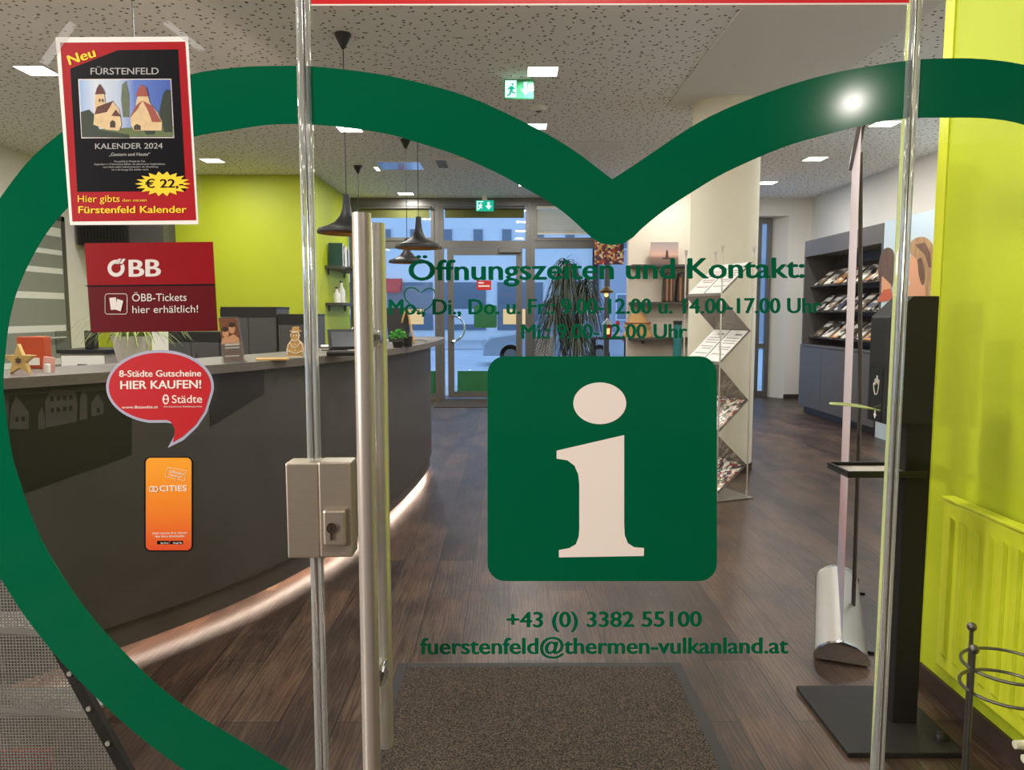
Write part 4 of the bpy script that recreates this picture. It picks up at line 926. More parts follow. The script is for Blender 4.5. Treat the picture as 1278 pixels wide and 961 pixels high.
MB().bb(CX, 4.9, 4.9, 8.53, 0, 2.43).build('panel', ramp_mat('pale_sky_print', 'Z', 0, 2.43, [(0, 'b9c4cc'), (.5, 'c9d6df'), (1, 'b7c9d6')], .5), pw)
PW = Plane(lambda x, y: onx(x, y, CX), (-1, 0, 0)); cr = crop(3.204, 980, 240)
M['hair1'] = mat('printed_brown_hair', '5a4234', .5, vary=.35, nscale=20, stretch=(1, 1, .2)); M['hair2'] = mat('printed_blonde_hair', 'a98358', .5, vary=.4, nscale=22, stretch=(1, 1, .25)); M['topred'] = mat('printed_orange_top', 'c05a3c', .5); M['hair3'] = mat('printed_dark_strand', '6b4a36', .5, vary=.3)
m = MB(); shape(m, PW, cr(*sp2([(385, 390), (377, 350), (373, 300), (385, 245), (405, 222), (430, 230), (440, 270), (438, 330), (428, 380)], 4)), .002, .001); m.build('dark_hair', 'hair1', pw)
m = MB(); shape(m, PW, cr((388, 335), (400, 345), (425, 370), (425, 395), (385, 400)), .0035, .001); shape(m, PW, cr(*sp2([(490, 340), (492, 290), (505, 250), (530, 235), (548, 290), (540, 340), (555, 370), (575, 390), (575, 430), (480, 430), (482, 390), (500, 365)], 4)), .0005, .001); m.build('skin', 'skin', pw)
m = MB(); shape(m, PW, cr((380, 415), (395, 390), (425, 385), (432, 430), (370, 440)), .005, .001); m.build('orange_top', 'topred', pw)
m = MB(); shape(m, PW, cr(*sp2([(500, 245), (500, 205), (525, 182), (560, 180), (588, 205), (600, 260), (596, 330), (580, 400), (565, 420), (560, 380), (555, 330), (535, 300), (525, 265)], 4)), .002, .001); m.build('blonde_hair', 'hair2', pw)
m = MB(); shape(m, PW, cr(*sp2([(530, 270), (545, 262), (556, 300), (560, 350), (548, 370), (535, 330)], 4)), .0035, .001); shape(m, PW, cr((520, 210), (560, 200), (580, 240), (586, 300), (575, 300), (560, 250)), .0035, .0008); m.build('dark_strand', 'hair3', pw)

# ================================================================== ROLL-UP BANNER, SANITISER STAND
A = Vector((1.345, 2.92)); B = Vector((1.735, 3.86)); bd = (B - A).normalized(); bn = Vector((-bd.y, bd.x))
rb = thing('roll_up_banner', 'pale roll-up banner seen edge-on with silver base cassette', 'banner', ((A.x + B.x) / 2, (A.y + B.y) / 2, 0))
def BP(s, n, z): q = A + bd * s + bn * n; return Vector((q.x, q.y, z))
LB = (B - A).length; prof = [(-.1, .012), (-.1, .03), (-.085, .055), (-.05, .08), (-.008, .092), (.008, .092), (.05, .08), (.085, .055), (.1, .03), (.1, .012)]
MB().prism([BP(.015, n, z) for n, z in prof], (bd * (LB - .03)).to_3d()).build('cassette', mat('silver_cassette', 'c4bfb6', .35, .45, vary=.02), rb, smooth=True)
for s0, s1 in ((0, .02), (LB - .02, LB)): MB().prism([BP(s0, n * 1.06, z * 1.03) for n, z in prof], (bd * (s1 - s0)).to_3d()).build('end_cap', 'chrome', rb, smooth=True)
for s_ in (.15, LB - .15):
    MB().prism([BP(s_, -.13, 0), BP(s_ + .04, -.13, 0), BP(s_ + .04, .08, 0), BP(s_, .08, 0)], (0, 0, .0115)).build('foot', 'black', rb, bevel=.003)
m = MB(); lean = -.0
m.prism([BP(.02, 0, .09), BP(LB - .02, 0, .09), BP(LB - .02, lean + .01, 2.14), BP(.02, lean + .01, 2.14)], (bn * .0015).to_3d()); m.build('banner_sheet', ramp_mat('pale_pink_banner_print', 'Z', .1, 2.1, [(0, '8d93a0'), (.2, 'b98f92'), (.35, 'cdb8b8'), (.7, 'd6c4c4'), (1, 'd4c2c2')], .5), rb)
MB().prism([BP(.0, -.006, 2.13), BP(.0, .026, 2.13), BP(.0, .026, 2.165), BP(.0, -.006, 2.165)], (bd * LB).to_3d()).build('top_rail', 'alu', rb, bevel=.004)
MB().tube([BP(LB * .5, -.06, .03), BP(LB * .5, -.05, 1.0), BP(LB * .5, -.008, 2.12)], .009, 10).build('support_pole', 'alu', rb, smooth=True)

dsp = thing('sanitiser_dispenser', 'black hand sanitiser stand on a square floor plate', 'dispenser', (1.27, 2.5, 0))
MB().bb(1.085, 1.465, 2.28, 2.72, 0, .018).build('base_plate', 'blackpost', dsp, bevel=.004)
MB().bb(1.315, 1.4, 2.455, 2.515, .018, 1.06).build('post', 'blackpost', dsp, bevel=.004)
m = MB(); m.prism([(1.215, 2.40, 1.06), (1.215, 2.40, 1.405), (1.285, 2.40, 1.472), (1.368, 2.40, 1.472), (1.368, 2.40, 1.06)], (0, .13, 0)); m.build('housing', 'blackpost', dsp, bevel=.004)
SF = Plane(lambda x, y: onx(x, y, 1.274), (-1, 0, 0)); cr = crop(3.204, 980, 240)
DSX = 1.2145
o = MB().bb(DSX - .001, DSX + .0005, 2.43, 2.515, 1.065, 1.24).build('label_plate', mat('gloss_black_label', '1d1d1f', .25), dsp)
m = MB()
def LP(u, v): return Vector((DSX - .0012, 2.47 - u * .0006, 1.145 + v * .0009))
hand = [(-22, -20), (-10, -34), (12, -32), (24, -10), (30, 18), (22, 22), (14, 4), (10, 34), (2, 36), (0, 8), (-10, 24), (-18, 20), (-12, 0), (-28, 8), (-32, 2)]
m.tube([LP(u, v + 40) for u, v in hand + hand[:1]], .0014, 6)
for pts in (((-4, -60), (4, -60), (4, -80), (14, -80), (0, -98), (-14, -80), (-4, -80)),): m.prism([LP(u * 1.2, v + 14) for u, v in pts], (-.0006, 0, 0))
m.build('hand_symbol', 'vwhite', dsp)
m = MB(); me_p = Plane(lambda x, y: Vector((DSX - .0012, 2.54 - x * .001, 1.10 - y * .001)), (-1, 0, 0))
lettering(m, me_p, 'CLEAN', (22, 36), (92, 36), 10, 0, .0006, .01); lettering(m, me_p, 'HANDS', (18, 52), (96, 52), 10, 0, .0006, .01); m.bm.free()
m = MB(); m.bb(1.10, 1.36, 2.40, 2.56, .885, .893); m.bb(1.10, 1.108, 2.40, 2.56, .893, .907); m.bb(1.108, 1.36, 2.40, 2.408, .893, .907); m.bb(1.108, 1.36, 2.552, 2.56, .893, .907); m.build('drip_tray', 'blackmatt', dsp, bevel=.002)
MB().bb(1.118, 1.31, 2.418, 2.542, .8935, .897).build('tray_insert', 'steelplate', dsp)
m = MB(); lp = [(1.216, 2.44, 1.10), (1.16, 2.42, 1.112), (1.09, 2.435, 1.12), (1.062, 2.465, 1.12), (1.09, 2.50, 1.118), (1.16, 2.51, 1.112), (1.216, 2.49, 1.10)]; m.tube(spline(lp, 5), .003, 8); m.build('spout_guard', mat('lime_tinted_loop', 'c7d08a', .3), dsp, smooth=True)
q = Vector((1.43, 2.36, .018)); m = MB(); m.ball(q, .025, (1, .8, .9)); m.build('cable_grommet', 'blackmatt', dsp, smooth=True)

# ================================================================== RADIATOR, UMBRELLA STAND, FLOOR MAT
ra = thing('radiator', 'lime-green panel radiator on the lime wall by the glass front', 'radiator', (1.56, 2.2, .1))
ry0, ry1 = 1.45, 2.62; rz0, rz1 = .15, .76
m = MB(); m.bb(1.545, 1.56, ry0, ry1, rz0, rz1); m.build('panel', 'limemetal', ra, bevel=.008)
m = MB(); n_ = 16
for k in range(n_):
    y = ry0 + .06 + (ry1 - ry0 - .12) * k / (n_ - 1); m.prism([(1.545, y - .016, rz0 + .05), (1.532, y - .010, rz0 + .065), (1.532, y + .010, rz0 + .065), (1.545, y + .016, rz0 + .05)], (0, 0, rz1 - rz0 - .11))
m.build('flutes', 'limemetal', ra, bevel=.002)
m = MB(); m.bb(1.54, 1.585, ry0 - .004, ry1 + .004, rz1, rz1 + .012); m.build('top_grille', 'limemetal', ra, bevel=.003)
m = MB(); 
for y in (ry0 + .2, ry1 - .2): m.bb(1.56, 1.599, y - .02, y + .02, rz0 + .1, rz1 - .05)
m.build('bracket', 'limemetal', ra)
m = MB(); m.tube([(1.575, 2.13, rz0 + .02), (1.575, 2.13, 0)], .009, 10); m.tube([(1.575, 2.09, rz0 + .02), (1.575, 2.09, 0)], .009, 10); m.build('pipe', 'limemetal', ra, smooth=True)
[MB().tube([(1.575, y, z), (1.51, y, z)], [.016, .012], 16).build('valve', 'cream', ra, smooth=True) for y, z in ((2.13, .135), (2.09, .115))]
us = thing('umbrella_stand', 'grey wire umbrella stand with ball-topped posts by the radiator', 'umbrella stand', (1.36, 1.95, 0))
uc = Vector((1.335, 1.93, 0)); UR = .108
def gun(): return 'alu_d'
M['alu_d'] = mat('gunmetal_wire', '6f6a66', .35, .85, vary=.03)
for z in (.478, .415): MB().ring(uc + Vector((0, 0, z)), UR, .0045, 48, 8).build('ring', 'alu_d', us, smooth=True)
MB().ring(uc + Vector((0, 0, .06)), UR, .005, 48, 8).build('ring', 'alu_d', us, smooth=True)
for k, a in enumerate((105, 195, 285, 15)):
    p_ = uc + Vector((math.cos(math.radians(a)) * (UR + .008), math.sin(math.radians(a)) * (UR + .008), 0)); r_ = MB().tube([p_, p_ + Vector((0, 0, .53))], .0055, 10).build('post', 'alu_d', us, smooth=True)
    MB().ball(p_ + Vector((0, 0, .538)), .013).build('ball_tip', 'alu_d', r_, smooth=True)
mt = thing('door_mat', 'brown ribbed entrance mat with black edge behind the glass door', 'mat', (.12, 2.2, 0))
MB().bb(-.41, .655, 1.5, 2.89, .001, .010).build('pile', 'carpet', mt)
m = MB(); m.bb(-.45, -.41, 1.46, 2.93, 0, .008); m.bb(.655, .695, 1.46, 2.93, 0, .008); m.bb(-.41, .655, 2.89, 2.93, 0, .008); m.bb(-.41, .655, 1.46, 1.5, 0, .008); m.build('rubber_edge', 'rubber', mt, bevel=.002)

# ================================================================== PERFORATED METAL RACK, LOWER LEFT
mr = thing('leaflet_rack', 'grey perforated-metal leaflet rack leaning behind the lower left glass', 'leaflet rack', (-1.4, 1.9, 0))
RY = 1.78; cr = crop(2.283, 0, 540)
RP = Plane(lambda x, y: at(x, y, RY), (0, -1, 0))
def rp(*q): return [RP(x, y) for x, y in cr(*q)]
def rackpt(x, y): return (x, RY, y)
# side profile in metres: front edge leans from upper left to lower right
eT = RP(17, 693); eB = RP(168, 969)
lean_d = (eB - eT); lean_d = lean_d / -lean_d.z
def edge(z): return eT + lean_d * (eT.z - z)
for z0, z1 in ((.64, .86), (.43, .64), (.0, .43)):
    a, b_ = edge(z1), edge(z0); m = MB()
    m.prism([Vector((a.x - .02, RY, z1)), Vector((b_.x - .02, RY, z0)), Vector((-1.75, RY, z0)), Vector((-1.75, RY, z1))], (0, .003, 0)); m.build('side_panel', 'meshmetal', mr)
    sh = MB(); sh.bb(-1.75, b_.x - .02, RY + .004, RY + .13, z0 - .006, z0 + .002); sh.build('shelf', mat('grey_rack_metal', '8d8882', .45, .5), mr)
    fr = MB(); fr.prism([(-1.75, RY - .004, z0 + .04), (-1.75, RY - .004, z0 + .058), (b_.x - .012, RY - .004, z0 + .006), (b_.x - .006, RY - .004, z0 - .008)], (0, .01, 0)); fr.build('rail', bpy.data.materials['grey_rack_metal'], mr)
m = MB(); a, b_ = edge(.86), edge(0.0)
m.prism([Vector((a.x - .03, RY - .006, .86)), Vector((a.x, RY - .006, .86)), Vector((b_.x, RY - .006, 0)), Vector((b_.x - .03, RY - .006, 0))], (0, .02, 0)); up_ = m.build('upright', 'blackpost', mr)
for z in (.78, .66, .54, .45, .36, .28): c_ = edge(z); MB().tube([(c_.x - .015, RY - .006, z), (c_.x - .015, RY - .011, z)], .006, 12).build('screw', 'steel', up_)
# papers in the rack
for k, (z, x, w, h, mt_, lab) in enumerate(((.6425, -1.5, .2, .12, 'paper', 'white leaflets in the top tier of the perforated rack'), (.4325, -1.36, .15, .16, 'bookgrey', 'grey leaflets in the middle tier of the perforated rack'), (.0025, -1.3, .25, .3, 'redcloth', 'reddish leaflets in the lowest tier of the perforated rack'))):
    o = MB().bb(x - w / 2, x + w / 2, RY + .05, RY + .07, z, z + h).build('leaflet', mt_); tag(o, lab, 'leaflet', 'leaflets in the perforated rack')

# ================================================================== THE GLASS FRONT
XL, XR = gp(390, 480).x, gp(1119, 480).x
w4 = sroot('window_4'); MB().bb(-2.3, XL - .012, GY, GY + .01, .0, 2.45).build('pane', 'glass', w4)
w5 = sroot('window_5'); MB().bb(XR + .012, 1.585, GY, GY + .01, .0, 2.45).build('pane', 'glass', w5)
d3 = sroot('door_3'); MB().bb(XL + .004, XR - .004, GY, GY + .01, .01, 2.44).build('pane', 'glass', d3)
for X, nm, dd in ((XL, 'left', w4), (XR, 'right', w5)):
    m = MB(); m.tube([(X - .006, GY + .002, .0), (X - .006, GY + .002, 2.44)], .0065, 16); m.build('edge_seal', 'seal', dd, smooth=True)
    m = MB(); m.tube([(X + .006, GY + .001, .01), (X + .006, GY + .001, 2.44)], .0055, 16); m.build('edge_seal', 'seal', d3, smooth=True)
    m = MB(); m.tube([(X + .0005, GY - .003, .01), (X + .0005, GY - .003, 2.44)], .0022, 10); m.build('edge_bead', 'chrome', d3, smooth=True)
# pull handle: tubes outside and inside, stand-offs through the glass
HX = at(452, 310, 1.225).x
zt_ = at(452, 266, 1.225).z; zb_ = .60
hd = MB().tube([(HX, 1.225, zb_), (HX, 1.225, zt_)], .0152, 32).build('pull_handle', 'steel', d3, smooth=True)
MB().tube([(HX, 1.363, zb_), (HX, 1.363, zt_)], .0152, 32).build('pull_handle', 'steel', d3, smooth=True)
zs1 = at(474, 421, 1.33).z; zs2 = at(485, 832, 1.33).z
for z in (zs1, zs2):
    MB().tube([(HX, 1.235, z), (HX, 1.353, z)], .0105, 20).build('standoff', 'chrome', hd, smooth=True)
    MB().lathe([(.017, 0), (.017, .001)], (0, 0, 0), 4).bm.free()
    MB().tube([(HX, GY - .006, z), (HX, GY + .016, z)], .017, 20).build('rose', 'chrome', hd, smooth=True)
# lock boxes
LY = GY - .019
def glbox(x0, y0, x1, y1, Y0, Y1):
    a = at(x0, y1, Y0); b_ = at(x1, y0, Y0); return MB().bb(a.x, b_.x, Y0, Y1, a.z, b_.z)
glbox(359, 578, 397.5, 697, LY, GY + .028).build('lock_keeper', 'steelplate', w4, bevel=.003)
lk = glbox(399.5, 577, 437.5, 696, LY, GY + .028).build('lock_case', 'steelplate', d3, bevel=.003)
glbox(403.5, 637, 430.5, 682, LY - .014, LY + .001).build('cylinder_rose', 'steelplate', lk, bevel=.004)
KP = Plane(lambda x, y: at(x, y, LY - .0142), (0, -1, 0))
m = MB(); c_ = KP(414, 659); m.tube([c_, c_ + Vector((0, -.003, 0))], .0088, 24); c2 = KP(414, 670); m.bb(c2.x - .0022, c2.x + .0022, c2.y - .003, c2.y, c2.z - .005, c2.z + .01); m.build('lock_cylinder', 'chrome', lk)
m = MB(); c_ = KP(414, 658); m.bb(c_.x - .001, c_.x + .001, c_.y - .0034, c_.y - .0029, c_.z - .005, c_.z + .005); m.ring(c_ + Vector((0, -.0031, 0)), .0078, .0007, 24, 6, 'Y'); m.build('keyhole', 'black', lk)

# ------------------------------------------------------------------ vinyl on the glass
outL = [(764, 224), (715, 187), (665, 158), (602, 128), (560, 113), (505, 99), (458, 90.5), (389, 83), (320, 83), (281, 86), (239, 93), (160, 118), (110, 143), (75, 167), (37, 200), (0, 248), (-55, 330), (-90, 430), (-92, 520), (-60, 620), (0, 720), (39, 779), (94, 844), (188, 930), (300, 1005), (440, 1090), (600, 1210), (764, 1330)]
inL = [(764, 305.8), (750, 304), (738, 296.5), (725, 284), (703.5, 265), (678.5, 248), (653.5, 234), (628.6, 220), (595, 204), (560, 190), (521, 178), (490, 168.6), (452, 162), (408.6, 157), (377, 155), (334, 156), (287, 163), (241.5, 171), (170, 196), (110, 236), (75, 270), (50, 304), (25, 354), (12, 401), (5.6, 457), (5, 490), (14, 560), (24, 597), (42, 650), (63, 693), (100, 750), (145, 803), (219, 873), (320, 936), (460, 1020), (610, 1120), (764, 1220)]
outR = [(764, 224), (805, 197), (860, 160), (908, 135), (977, 109), (1046, 90), (1131, 76), (1183, 73), (1227, 74), (1278, 81), (1360, 102), (1450, 150), (1540, 225), (1620, 340), (1670, 480), (1690, 640), (1660, 800), (1590, 950), (1440, 1100), (1150, 1230), (764, 1330)]
inR = [(764, 305.8), (774, 305.5), (787, 299), (799, 287), (827, 264), (865, 239), (908, 214), (977, 184), (1028, 169), (1080, 156), (1128, 148), (1183, 147), (1234, 148), (1278, 156), (1350, 182), (1430, 238), (1510, 320), (1565, 420), (1595, 530), (1605, 650), (1575, 780), (1510, 900), (1380, 1020), (1120, 1130), (764, 1220)]
def heart_piece(x0, x1, lab, z0=-1, z1=9):
    m = MB()
    for o_, i_ in ((outL, inL), (outR, inR)):
        a = sp2(o_, 5); b_ = sp2(i_, 5); n = 160
        def res(p):
            L = [0]
            for u, v in zip(p, p[1:]): L.append(L[-1] + math.hypot(v[0] - u[0], v[1] - u[1]))
            out = []; j = 0
            for k in range(n + 1):
                s = L[-1] * k / n
                while j < len(L) - 2 and L[j + 1] < s: j += 1
                t = (s - L[j]) / max(1e-9, L[j + 1] - L[j]); out.append((p[j][0] + (p[j + 1][0] - p[j][0]) * t, p[j][1] + (p[j + 1][1] - p[j][1]) * t))
            return out
        A = [m.bm.verts.new(GL(x, y, .0006)) for x, y in res(a)]; B = [m.bm.verts.new(GL(x, y, .0006)) for x, y in res(b_)]
        for k in range(n): m.bm.faces.new((A[k], A[k + 1], B[k + 1], B[k]))
    bmesh.ops.remove_doubles(m.bm, verts=m.bm.verts, dist=1e-6)
    g = lambda: list(m.bm.verts) + list(m.bm.edges) + list(m.bm.faces)
    bmesh.ops.bisect_plane(m.bm, geom=g(), plane_co=(x0, 0, 0), plane_no=(-1, 0, 0), clear_outer=True)
    bmesh.ops.bisect_plane(m.bm, geom=g(), plane_co=(x1, 0, 0), plane_no=(1, 0, 0), clear_outer=True)
    for zz_, sg_ in ((z0, -1), (z1, 1)): bmesh.ops.bisect_plane(m.bm, geom=g(), plane_co=(0, 0, zz_), plane_no=(0, 0, sg_), clear_outer=True)
    o = m.build('heart_decal', 'green', solid=.0006); tag(o, lab, 'sticker'); return o
heart_piece(-2.0, XL - .013, 'left piece of the dark green heart outline, on the fixed pane with the posters')
heart_piece(XL + .003, XR - .003, 'notched middle piece of the dark green heart outline, on the glass door', z0=.9)
heart_piece(XL + .003, XR - .003, 'lower tip of the dark green heart outline, low on the glass door', z1=.9)
heart_piece(XR + .013, 1.58, 'right piece of the dark green heart outline, on the pane before the lime wall')
# information sign
sg = flat('information_sign', GL, rrect(608.5, 444.5, 894.5, 725, 22), .0004, 'green', 'square dark green information sign with white letter i on the door', 'sign', th=.0006)
cr = crop(2.826, 540, 420); m = MB()
shape(m, GL, ell(748.4, 503.2, 33, 26), .0012, .0005)
ib = cr((437, 402), (675, 347), (675, 660)) + cr((677, 700), (688, 728), (710, 742)) + cr((745, 745), (744, 773), (445, 778), (445, 752)) + cr((480, 746), (505, 732), (515, 705), (517, 680), (517, 520)) + cr((513, 485), (500, 455), (475, 436), (437, 430))
shape(m, GL, ib, .0012, .0005); m.build('letter_i', 'vwhite', sg)
o = flat('red_band', GL, [(388.5, -70), (1135, -70), (1135, 4), (388.5, 5.5)], .0004, 'vred', 'bright red vinyl band across the top of the glass door', 'sticker'); flat('pale_edge', GL, [(388.5, 5.5), (1135, 4), (1135, 6), (388.5, 7.5)], .0004, 'vwhite', parent=o)
def line(body, p0, p1, cap, lab, bold=.03):
    m = MB(); lettering(m, GL, body, p0, p1, cap, .0005, .0005, bold); o = m.build('vinyl_lettering', 'green'); tag(o, lab, 'lettering', 'green lettering on the glass door')
line('Öffnungszeiten und Kontakt:', (511, 350), (1003, 346.5), 25, 'large dark green heading Öffnungszeiten und Kontakt on the glass door')
line('Mo., Di., Do. u. Fr.: 9.00-12.00 u. 14.00-17.00 Uhr', (486, 392.5), (1024, 390.5), 18.5, 'dark green opening-hours line beginning Mo., Di. on the glass door')
line('Mi.: 9.00-12.00 Uhr', (651, 422.5), (857, 422), 17.5, 'short dark green opening-hours line beginning Mi. above the information sign')
line('+43 (0) 3382 55100', (633, 782.5), (875, 781.5), 18.5, 'dark green telephone number below the information sign')
line('fuerstenfeld@thermen-vulkanland.at', (525, 816), (983, 815), 19.5, 'dark green e-mail address line above the floor mat')

# calendar poster
cr = crop(3.203, 0, 0)
po = flat('calendar_poster', GL, [(70, 47), (235, 46), (248, 280), (88, 281)], .0008, 'paper', 'laminated red and black calendar poster taped to the left pane', 'poster', th=.0008)
L1 = .0018
flat('red_field', GL, cr((243, 172), (742, 168), (786, 881), (292, 886)), L1, 'pred', th=.0002, parent=po)
M['pblack'] = mat('printed_black', '121216', .3, vary=.05, spec=.2)
flat('black_field', GL, cr((475, 202), (714, 199), (745, 764), (312, 768), (284, 276)), L1 + .0003, 'pblack', th=.0002, parent=po)
flat('photo_border', GL, cr((316, 318), (687, 317), (699, 553), (329, 554)), L1 + .0006, 'vwhite', th=.0002, parent=po)
M['psky'] = ramp_mat('printed_sky', 'X', gp(100, 120).x, gp(216, 120).x, [(0, '8fb0dc'), (.18, 'cfd6de'), (.42, 'b8c4d8'), (.6, '5a78c0'), (1, '3a58a8')]); L2 = L1 + .0009
flat('photo_sky', GL, cr((320, 321), (684, 320), (695, 550), (332, 551)), L2, 'psky', th=.0002, parent=po)
def pr(name, col, *polys, lift=0.0003):
    m = MB(); [shape(m, GL, cr(*q), L2 + lift, .0002) for q in polys]; m.build(name, mat(name, col, .45, vary=.2, nscale=60), po)
pr('printed_meadow', '5c6a3c', ((332, 520), (694, 505), (695, 549), (332, 550)))
pr('printed_trees', '22301c', ((327, 450), (360, 440), (380, 460), (400, 520), (520, 540), (520, 552), (332, 550)), ((645, 480), (640, 450), (655, 380), (668, 360), (684, 362), (692, 530), (660, 530), (655, 500)), ((575, 520), (585, 503), (612, 497), (628, 515), (620, 538), (590, 540)), lift=.0006)
pr('printed_poplar', '5f6a50', ((496, 470), (488, 400), (492, 340), (508, 326), (520, 380), (520, 470)), lift=.0004)
pr('printed_church_wall', 'd9bc8c', ((383, 445), (385, 380), (392, 376), (420, 376), (426, 420), (455, 408), (480, 440), (490, 500), (480, 525), (430, 520), (378, 500)), ((525, 470), (545, 440), (550, 400), (556, 385), (596, 385), (602, 412), (635, 455), (652, 490), (650, 524), (540, 524), (528, 500)), lift=.0008)
pr('printed_church_roof', '5d2a22', ((385, 380), (392, 355), (403, 338), (418, 360), (424, 378)), ((383, 460), (392, 430), (458, 405), (432, 450)), ((450, 465), (468, 440), (488, 468)), lift=.001)
pr('printed_red_roof', '9a4a3c', ((548, 388), (556, 360), (570, 340), (588, 352), (598, 388)), ((522, 475), (548, 425), (572, 405), (552, 440)), ((575, 405), (612, 425), (650, 490), (612, 490), (598, 450)), lift=.0011)
pr('printed_arch', '3c2a20', ((445, 512), (445, 490), (455, 482), (465, 490), (465, 512)), ((540, 522), (540, 505), (552, 498), (566, 505), (566, 522)), ((400, 410), (400, 398), (406, 398), (406, 410)), ((412, 410), (412, 398), (418, 398), (418, 410)), lift=.0012)
def ptext(plane, parent, name, mt_, lift, *items):
    m = MB()
    for it in items: lettering(m, plane, it[0], it[1], it[2], it[3], lift, .0003, it[4] if len(it) > 4 else 0.0)
    m.build(name, mt_, parent)
def T(s, a, b_, cap, bold=0.0): q = cr(a, b_); return (s, q[0], q[1], cap / CRS, bold)
CRS = 3.203; M['pyel'] = mat('printed_yellow', 'ffd21c', .4, vary=.01); M['pgrey'] = mat('printed_silver', 'a8a6a4', .4, vary=.01)
ptext(GL, po, 'title_lettering', 'pgrey', L1 + .0007, T('FÜRSTENFELD', (366, 300), (637, 299), 26, .012), T('KALENDER 2024', (384, 597), (653, 595), 22, .01), T('„Gestern und Heute“', (440, 625), (603, 624), 13, .015),
      T('Fürstenfeld im Wandel der Zeit.', (460, 650), (585, 649), 7), T('Gegenüber in 13 historischen Bildern, die anhand eines Vergleichsfotos,', (380, 661), (664, 660), 7), T('vom nahezu selben Aufnahmestandort, die Veränderung', (415, 672), (635, 671), 7), T('bis in die heutige Zeit sichtbar macht.', (450, 683), (598, 682), 7))
ptext(GL, po, 'yellow_lettering', 'pyel', L1 + .0007, T('Neu', (283, 262), (387, 228), 38, .03), T('Hier gibts', (315, 809), (482, 808), 27, .004), T('den neuen', (493, 807), (590, 806), 11), T('Fürstenfeld Kalender', (318, 853), (748, 851), 27, .028))
m = MB(); sb = []
for k in range(36):
    a = 2 * math.pi * k / 36; rr = 1.0 if k % 2 == 0 else .72; sb.append((654 + 112 * rr * math.cos(a) * (1 if abs(math.cos(a)) > .3 else .9), 736 + 50 * rr * math.sin(a)))
shape(m, GL, cr(*sb), L1 + .0007, .0003); bs = m.build('price_burst', 'pyel', po)
ptext(GL, po, 'price_lettering', 'pblack', L1 + .0011, T('€ 22,-', (585, 752), (735, 750), 33, .025))
for q, lab in ((((160, 250), (280, 85), (312, 105), (195, 268)), 'strip of clear tape at the upper left corner of the calendar poster'), (((650, 95), (680, 85), (825, 200), (795, 208)), 'strip of clear tape at the upper right corner of the calendar poster')):
    flat('tape_strip', GL, cr(*q), .0028, 'tape', lab, 'tape', th=.0002, group='tape strips')
# red ticket sticker
cr = crop(3.203, 0, 270); M['tred'] = mat('deep_red_sticker', '8c1219', .25, vary=.04); M['tred2'] = mat('darker_red_sticker', '5e1218', .25, vary=.04)
tk = flat('ticket_sticker', GL, cr((340, 108), (852, 102), (872, 458), (365, 465)), .0006, 'tred2', 'dark red railway ticket sticker with white lettering on the left pane', 'sticker')
flat('upper_field', GL, cr((340, 108), (852, 102), (861, 270), (352, 276)), .0018, 'tred', th=.0002, parent=tk)
M['twhite'] = mat('printed_soft_white', 'd8cfc9', .4, vary=.01)
m = MB(); shape(m, GL, cr((340.5, 276), (861, 270), (861.5, 276), (353, 282)), .0018, .0003); m.build('divider', 'pblack', tk)
m = MB()
ring_o = ell(467, 208, 34, 34, 36); ring_i = ell(467, 208, 19, 19, 36)
for k in range(36):
    if k in (30, 31, 32): continue
    shape(m, GL, cr(ring_o[k], ring_o[(k + 1) % 36], ring_i[(k + 1) % 36], ring_i[k]), .0021, .0003)
for dx in (0, 17): shape(m, GL, cr((463 + dx, 190), (476 + dx, 170), (488 + dx, 170), (475 + dx, 190)), .0021, .0003)
q = cr((521, 241), (643, 239)); lettering(m, GL, 'BB', q[0], q[1], 66 / 3.203, .0021, .0003, .035)
m.build('logo', 'twhite', tk)
ptext(GL, tk, 'lettering', 'twhite', .0021, T('ÖBB-Tickets', (531, 340), (748, 338), 30), T('hier erhältlich!', (532, 387), (794, 384), 29))
m = MB(); m.tube([GL(x, y, .002) for x, y in cr(*(rrect(423, 310, 511, 391, 10) + [(501, 310)]))], .0006, 6)
shape(m, GL, cr((440, 326), (466, 324), (472, 372), (446, 374)), .0021, .0003); shape(m, GL, cr((472, 330), (496, 338), (486, 380), (464, 372)), .0025, .0003); m.build('ticket_symbol', 'twhite', tk)
# speech bubble sticker
def bubble_pts(k):
    cx, cy, rx, ry = 641, 681, 215 - k, 147 - k; pts = [(cx + rx * math.cos(math.radians(a)), cy + ry * math.sin(math.radians(a))) for a in range(12, -263, -5)]
    e = k / 11.0
    return pts + [(668 - e * 1, 824 - e * 11), (690 - e * 6, 828 - e * 8), (702 - e * 1, 850), (697 + e * 1, 880 - e * 2), (672 + e * 20, 925 - e * 22), (735 - e * 3, 894 - e * 14), (790 - e * 6, 842 - e * 9), (828 - e * 9, 785 - e * 5)]
M['bred'] = mat('signal_red_vinyl', 'bb1f26', .35, vary=.01); M['bgrey'] = mat('pale_violet_grey_edge', 'a7a7bb', .4, vary=.01)
bu = flat('speech_bubble_sticker', GL, cr(*bubble_pts(0)), .0006, 'bgrey', 'red speech-bubble voucher sticker with grey-violet rim on the left pane', 'sticker')
flat('red_field', GL, cr(*bubble_pts(11)), .0018, 'bred', th=.0002, parent=bu)
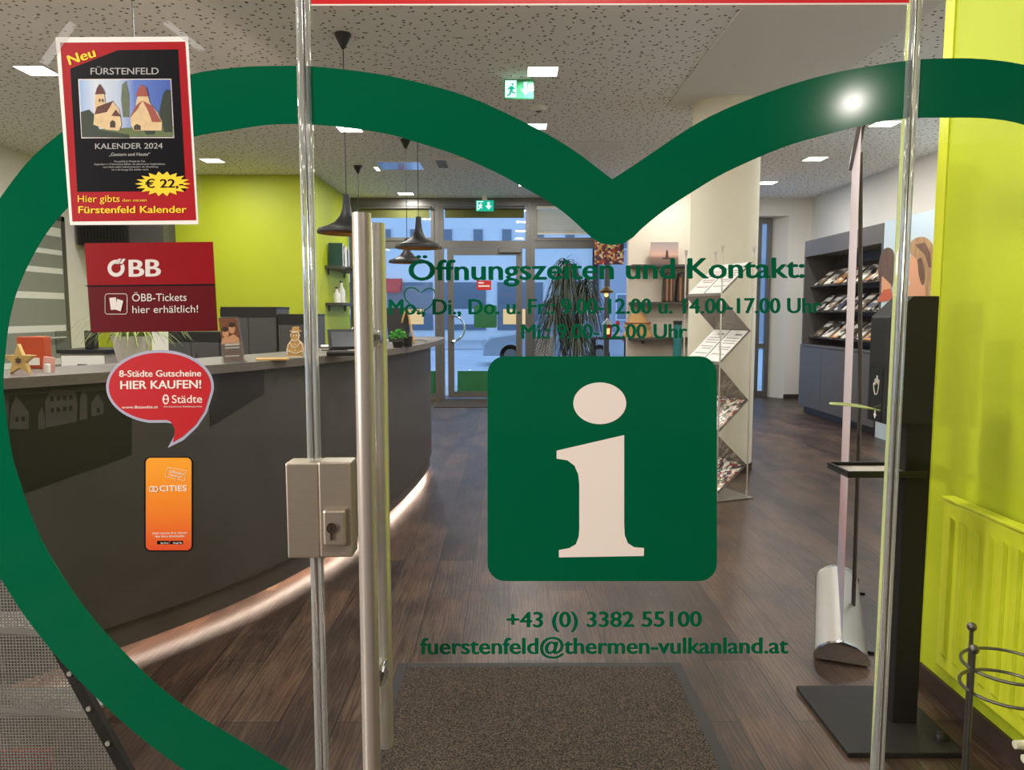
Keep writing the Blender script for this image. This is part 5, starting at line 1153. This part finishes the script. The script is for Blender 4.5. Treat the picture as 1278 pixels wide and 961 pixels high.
ptext(GL, bu, 'lettering', 'vwhite', .0021, T('8-Städte Gutscheine', (480, 641), (806, 639), 25, .022), T('HIER KAUFEN!', (485, 690), (806, 686), 32, .026), T('Städte', (690, 746), (810, 744), 31, .006), T('www.8staedte.at', (490, 768), (634, 766), 11, .01), T('Die Oststeirische Städtekooperation', (657, 763), (810, 762), 6))
m = MB(); shape(m, GL, cr(*ell(665, 731, 13, 20, 24)), .0021, .0003); m.build('eight_badge', 'vwhite', bu); m = MB(); shape(m, GL, cr(*ell(665, 723, 6, 6, 16)), .0025, .0002); shape(m, GL, cr(*ell(665, 738, 7, 7, 16)), .0025, .0002); m.build('eight_mark', 'bred', bu)
# orange phone-shaped sticker
cr = crop(2.283, 0, 540); CRS = 2.283
ct = flat('phone_sticker', GL, cr(*rrect(412, 67, 552, 338, 18)), .0006, 'pblack', 'orange phone-shaped sticker with black rim below the speech bubble', 'sticker')
zt1, zb1 = gp(211, 570).z, gp(211, 688).z
flat('orange_field', GL, cr(*rrect(417, 71, 547, 334, 14)), .0018, ramp_mat('orange_gradient_print', 'Z', zb1, zt1, [(0, 'd8481f'), (.4, 'e87a1e'), (1, 'f3a022')]), th=.0002, parent=ct)
ptext(GL, ct, 'lettering', 'vwhite', .0021, T('CITIES', (457, 166), (533, 165), 16, .02), T('Offizieller', (484, 112), (527, 121), 7, .01), T('Partner', (483, 122), (519, 129), 7, .01), T('Jetzt scannen & in deinem', (436, 288), (535, 287), 6, .01), T('App Store downloaden.', (443, 297), (529, 296), 6, .01))
m = MB(); m.tube([GL(x, y, .0021) for x, y in cr((479, 98), (533, 108), (527, 136), (507, 132), (503, 138), (498, 130), (473, 125), (479, 98))], .0004, 6)
for cx in (435, 445): m.tube([GL(x, y, .0022) for x, y in cr(*(ell(cx, 160, 7, 7, 18) + [(cx + 7, 160)]))], .0009, 6)
m.build('logo', 'vwhite', ct)
m = MB(); [shape(m, GL, cr(*rrect(a, 307, b_, 317, 2)), .0021, .0003) for a, b_ in ((449, 484), (486, 523))]; m.build('store_badge', 'pblack', ct)
ptext(GL, ct, 'badge_lettering', 'vwhite', .0025, T('App Store', (459, 315), (482, 315), 5), T('Google Play', (495, 315), (521, 315), 5))
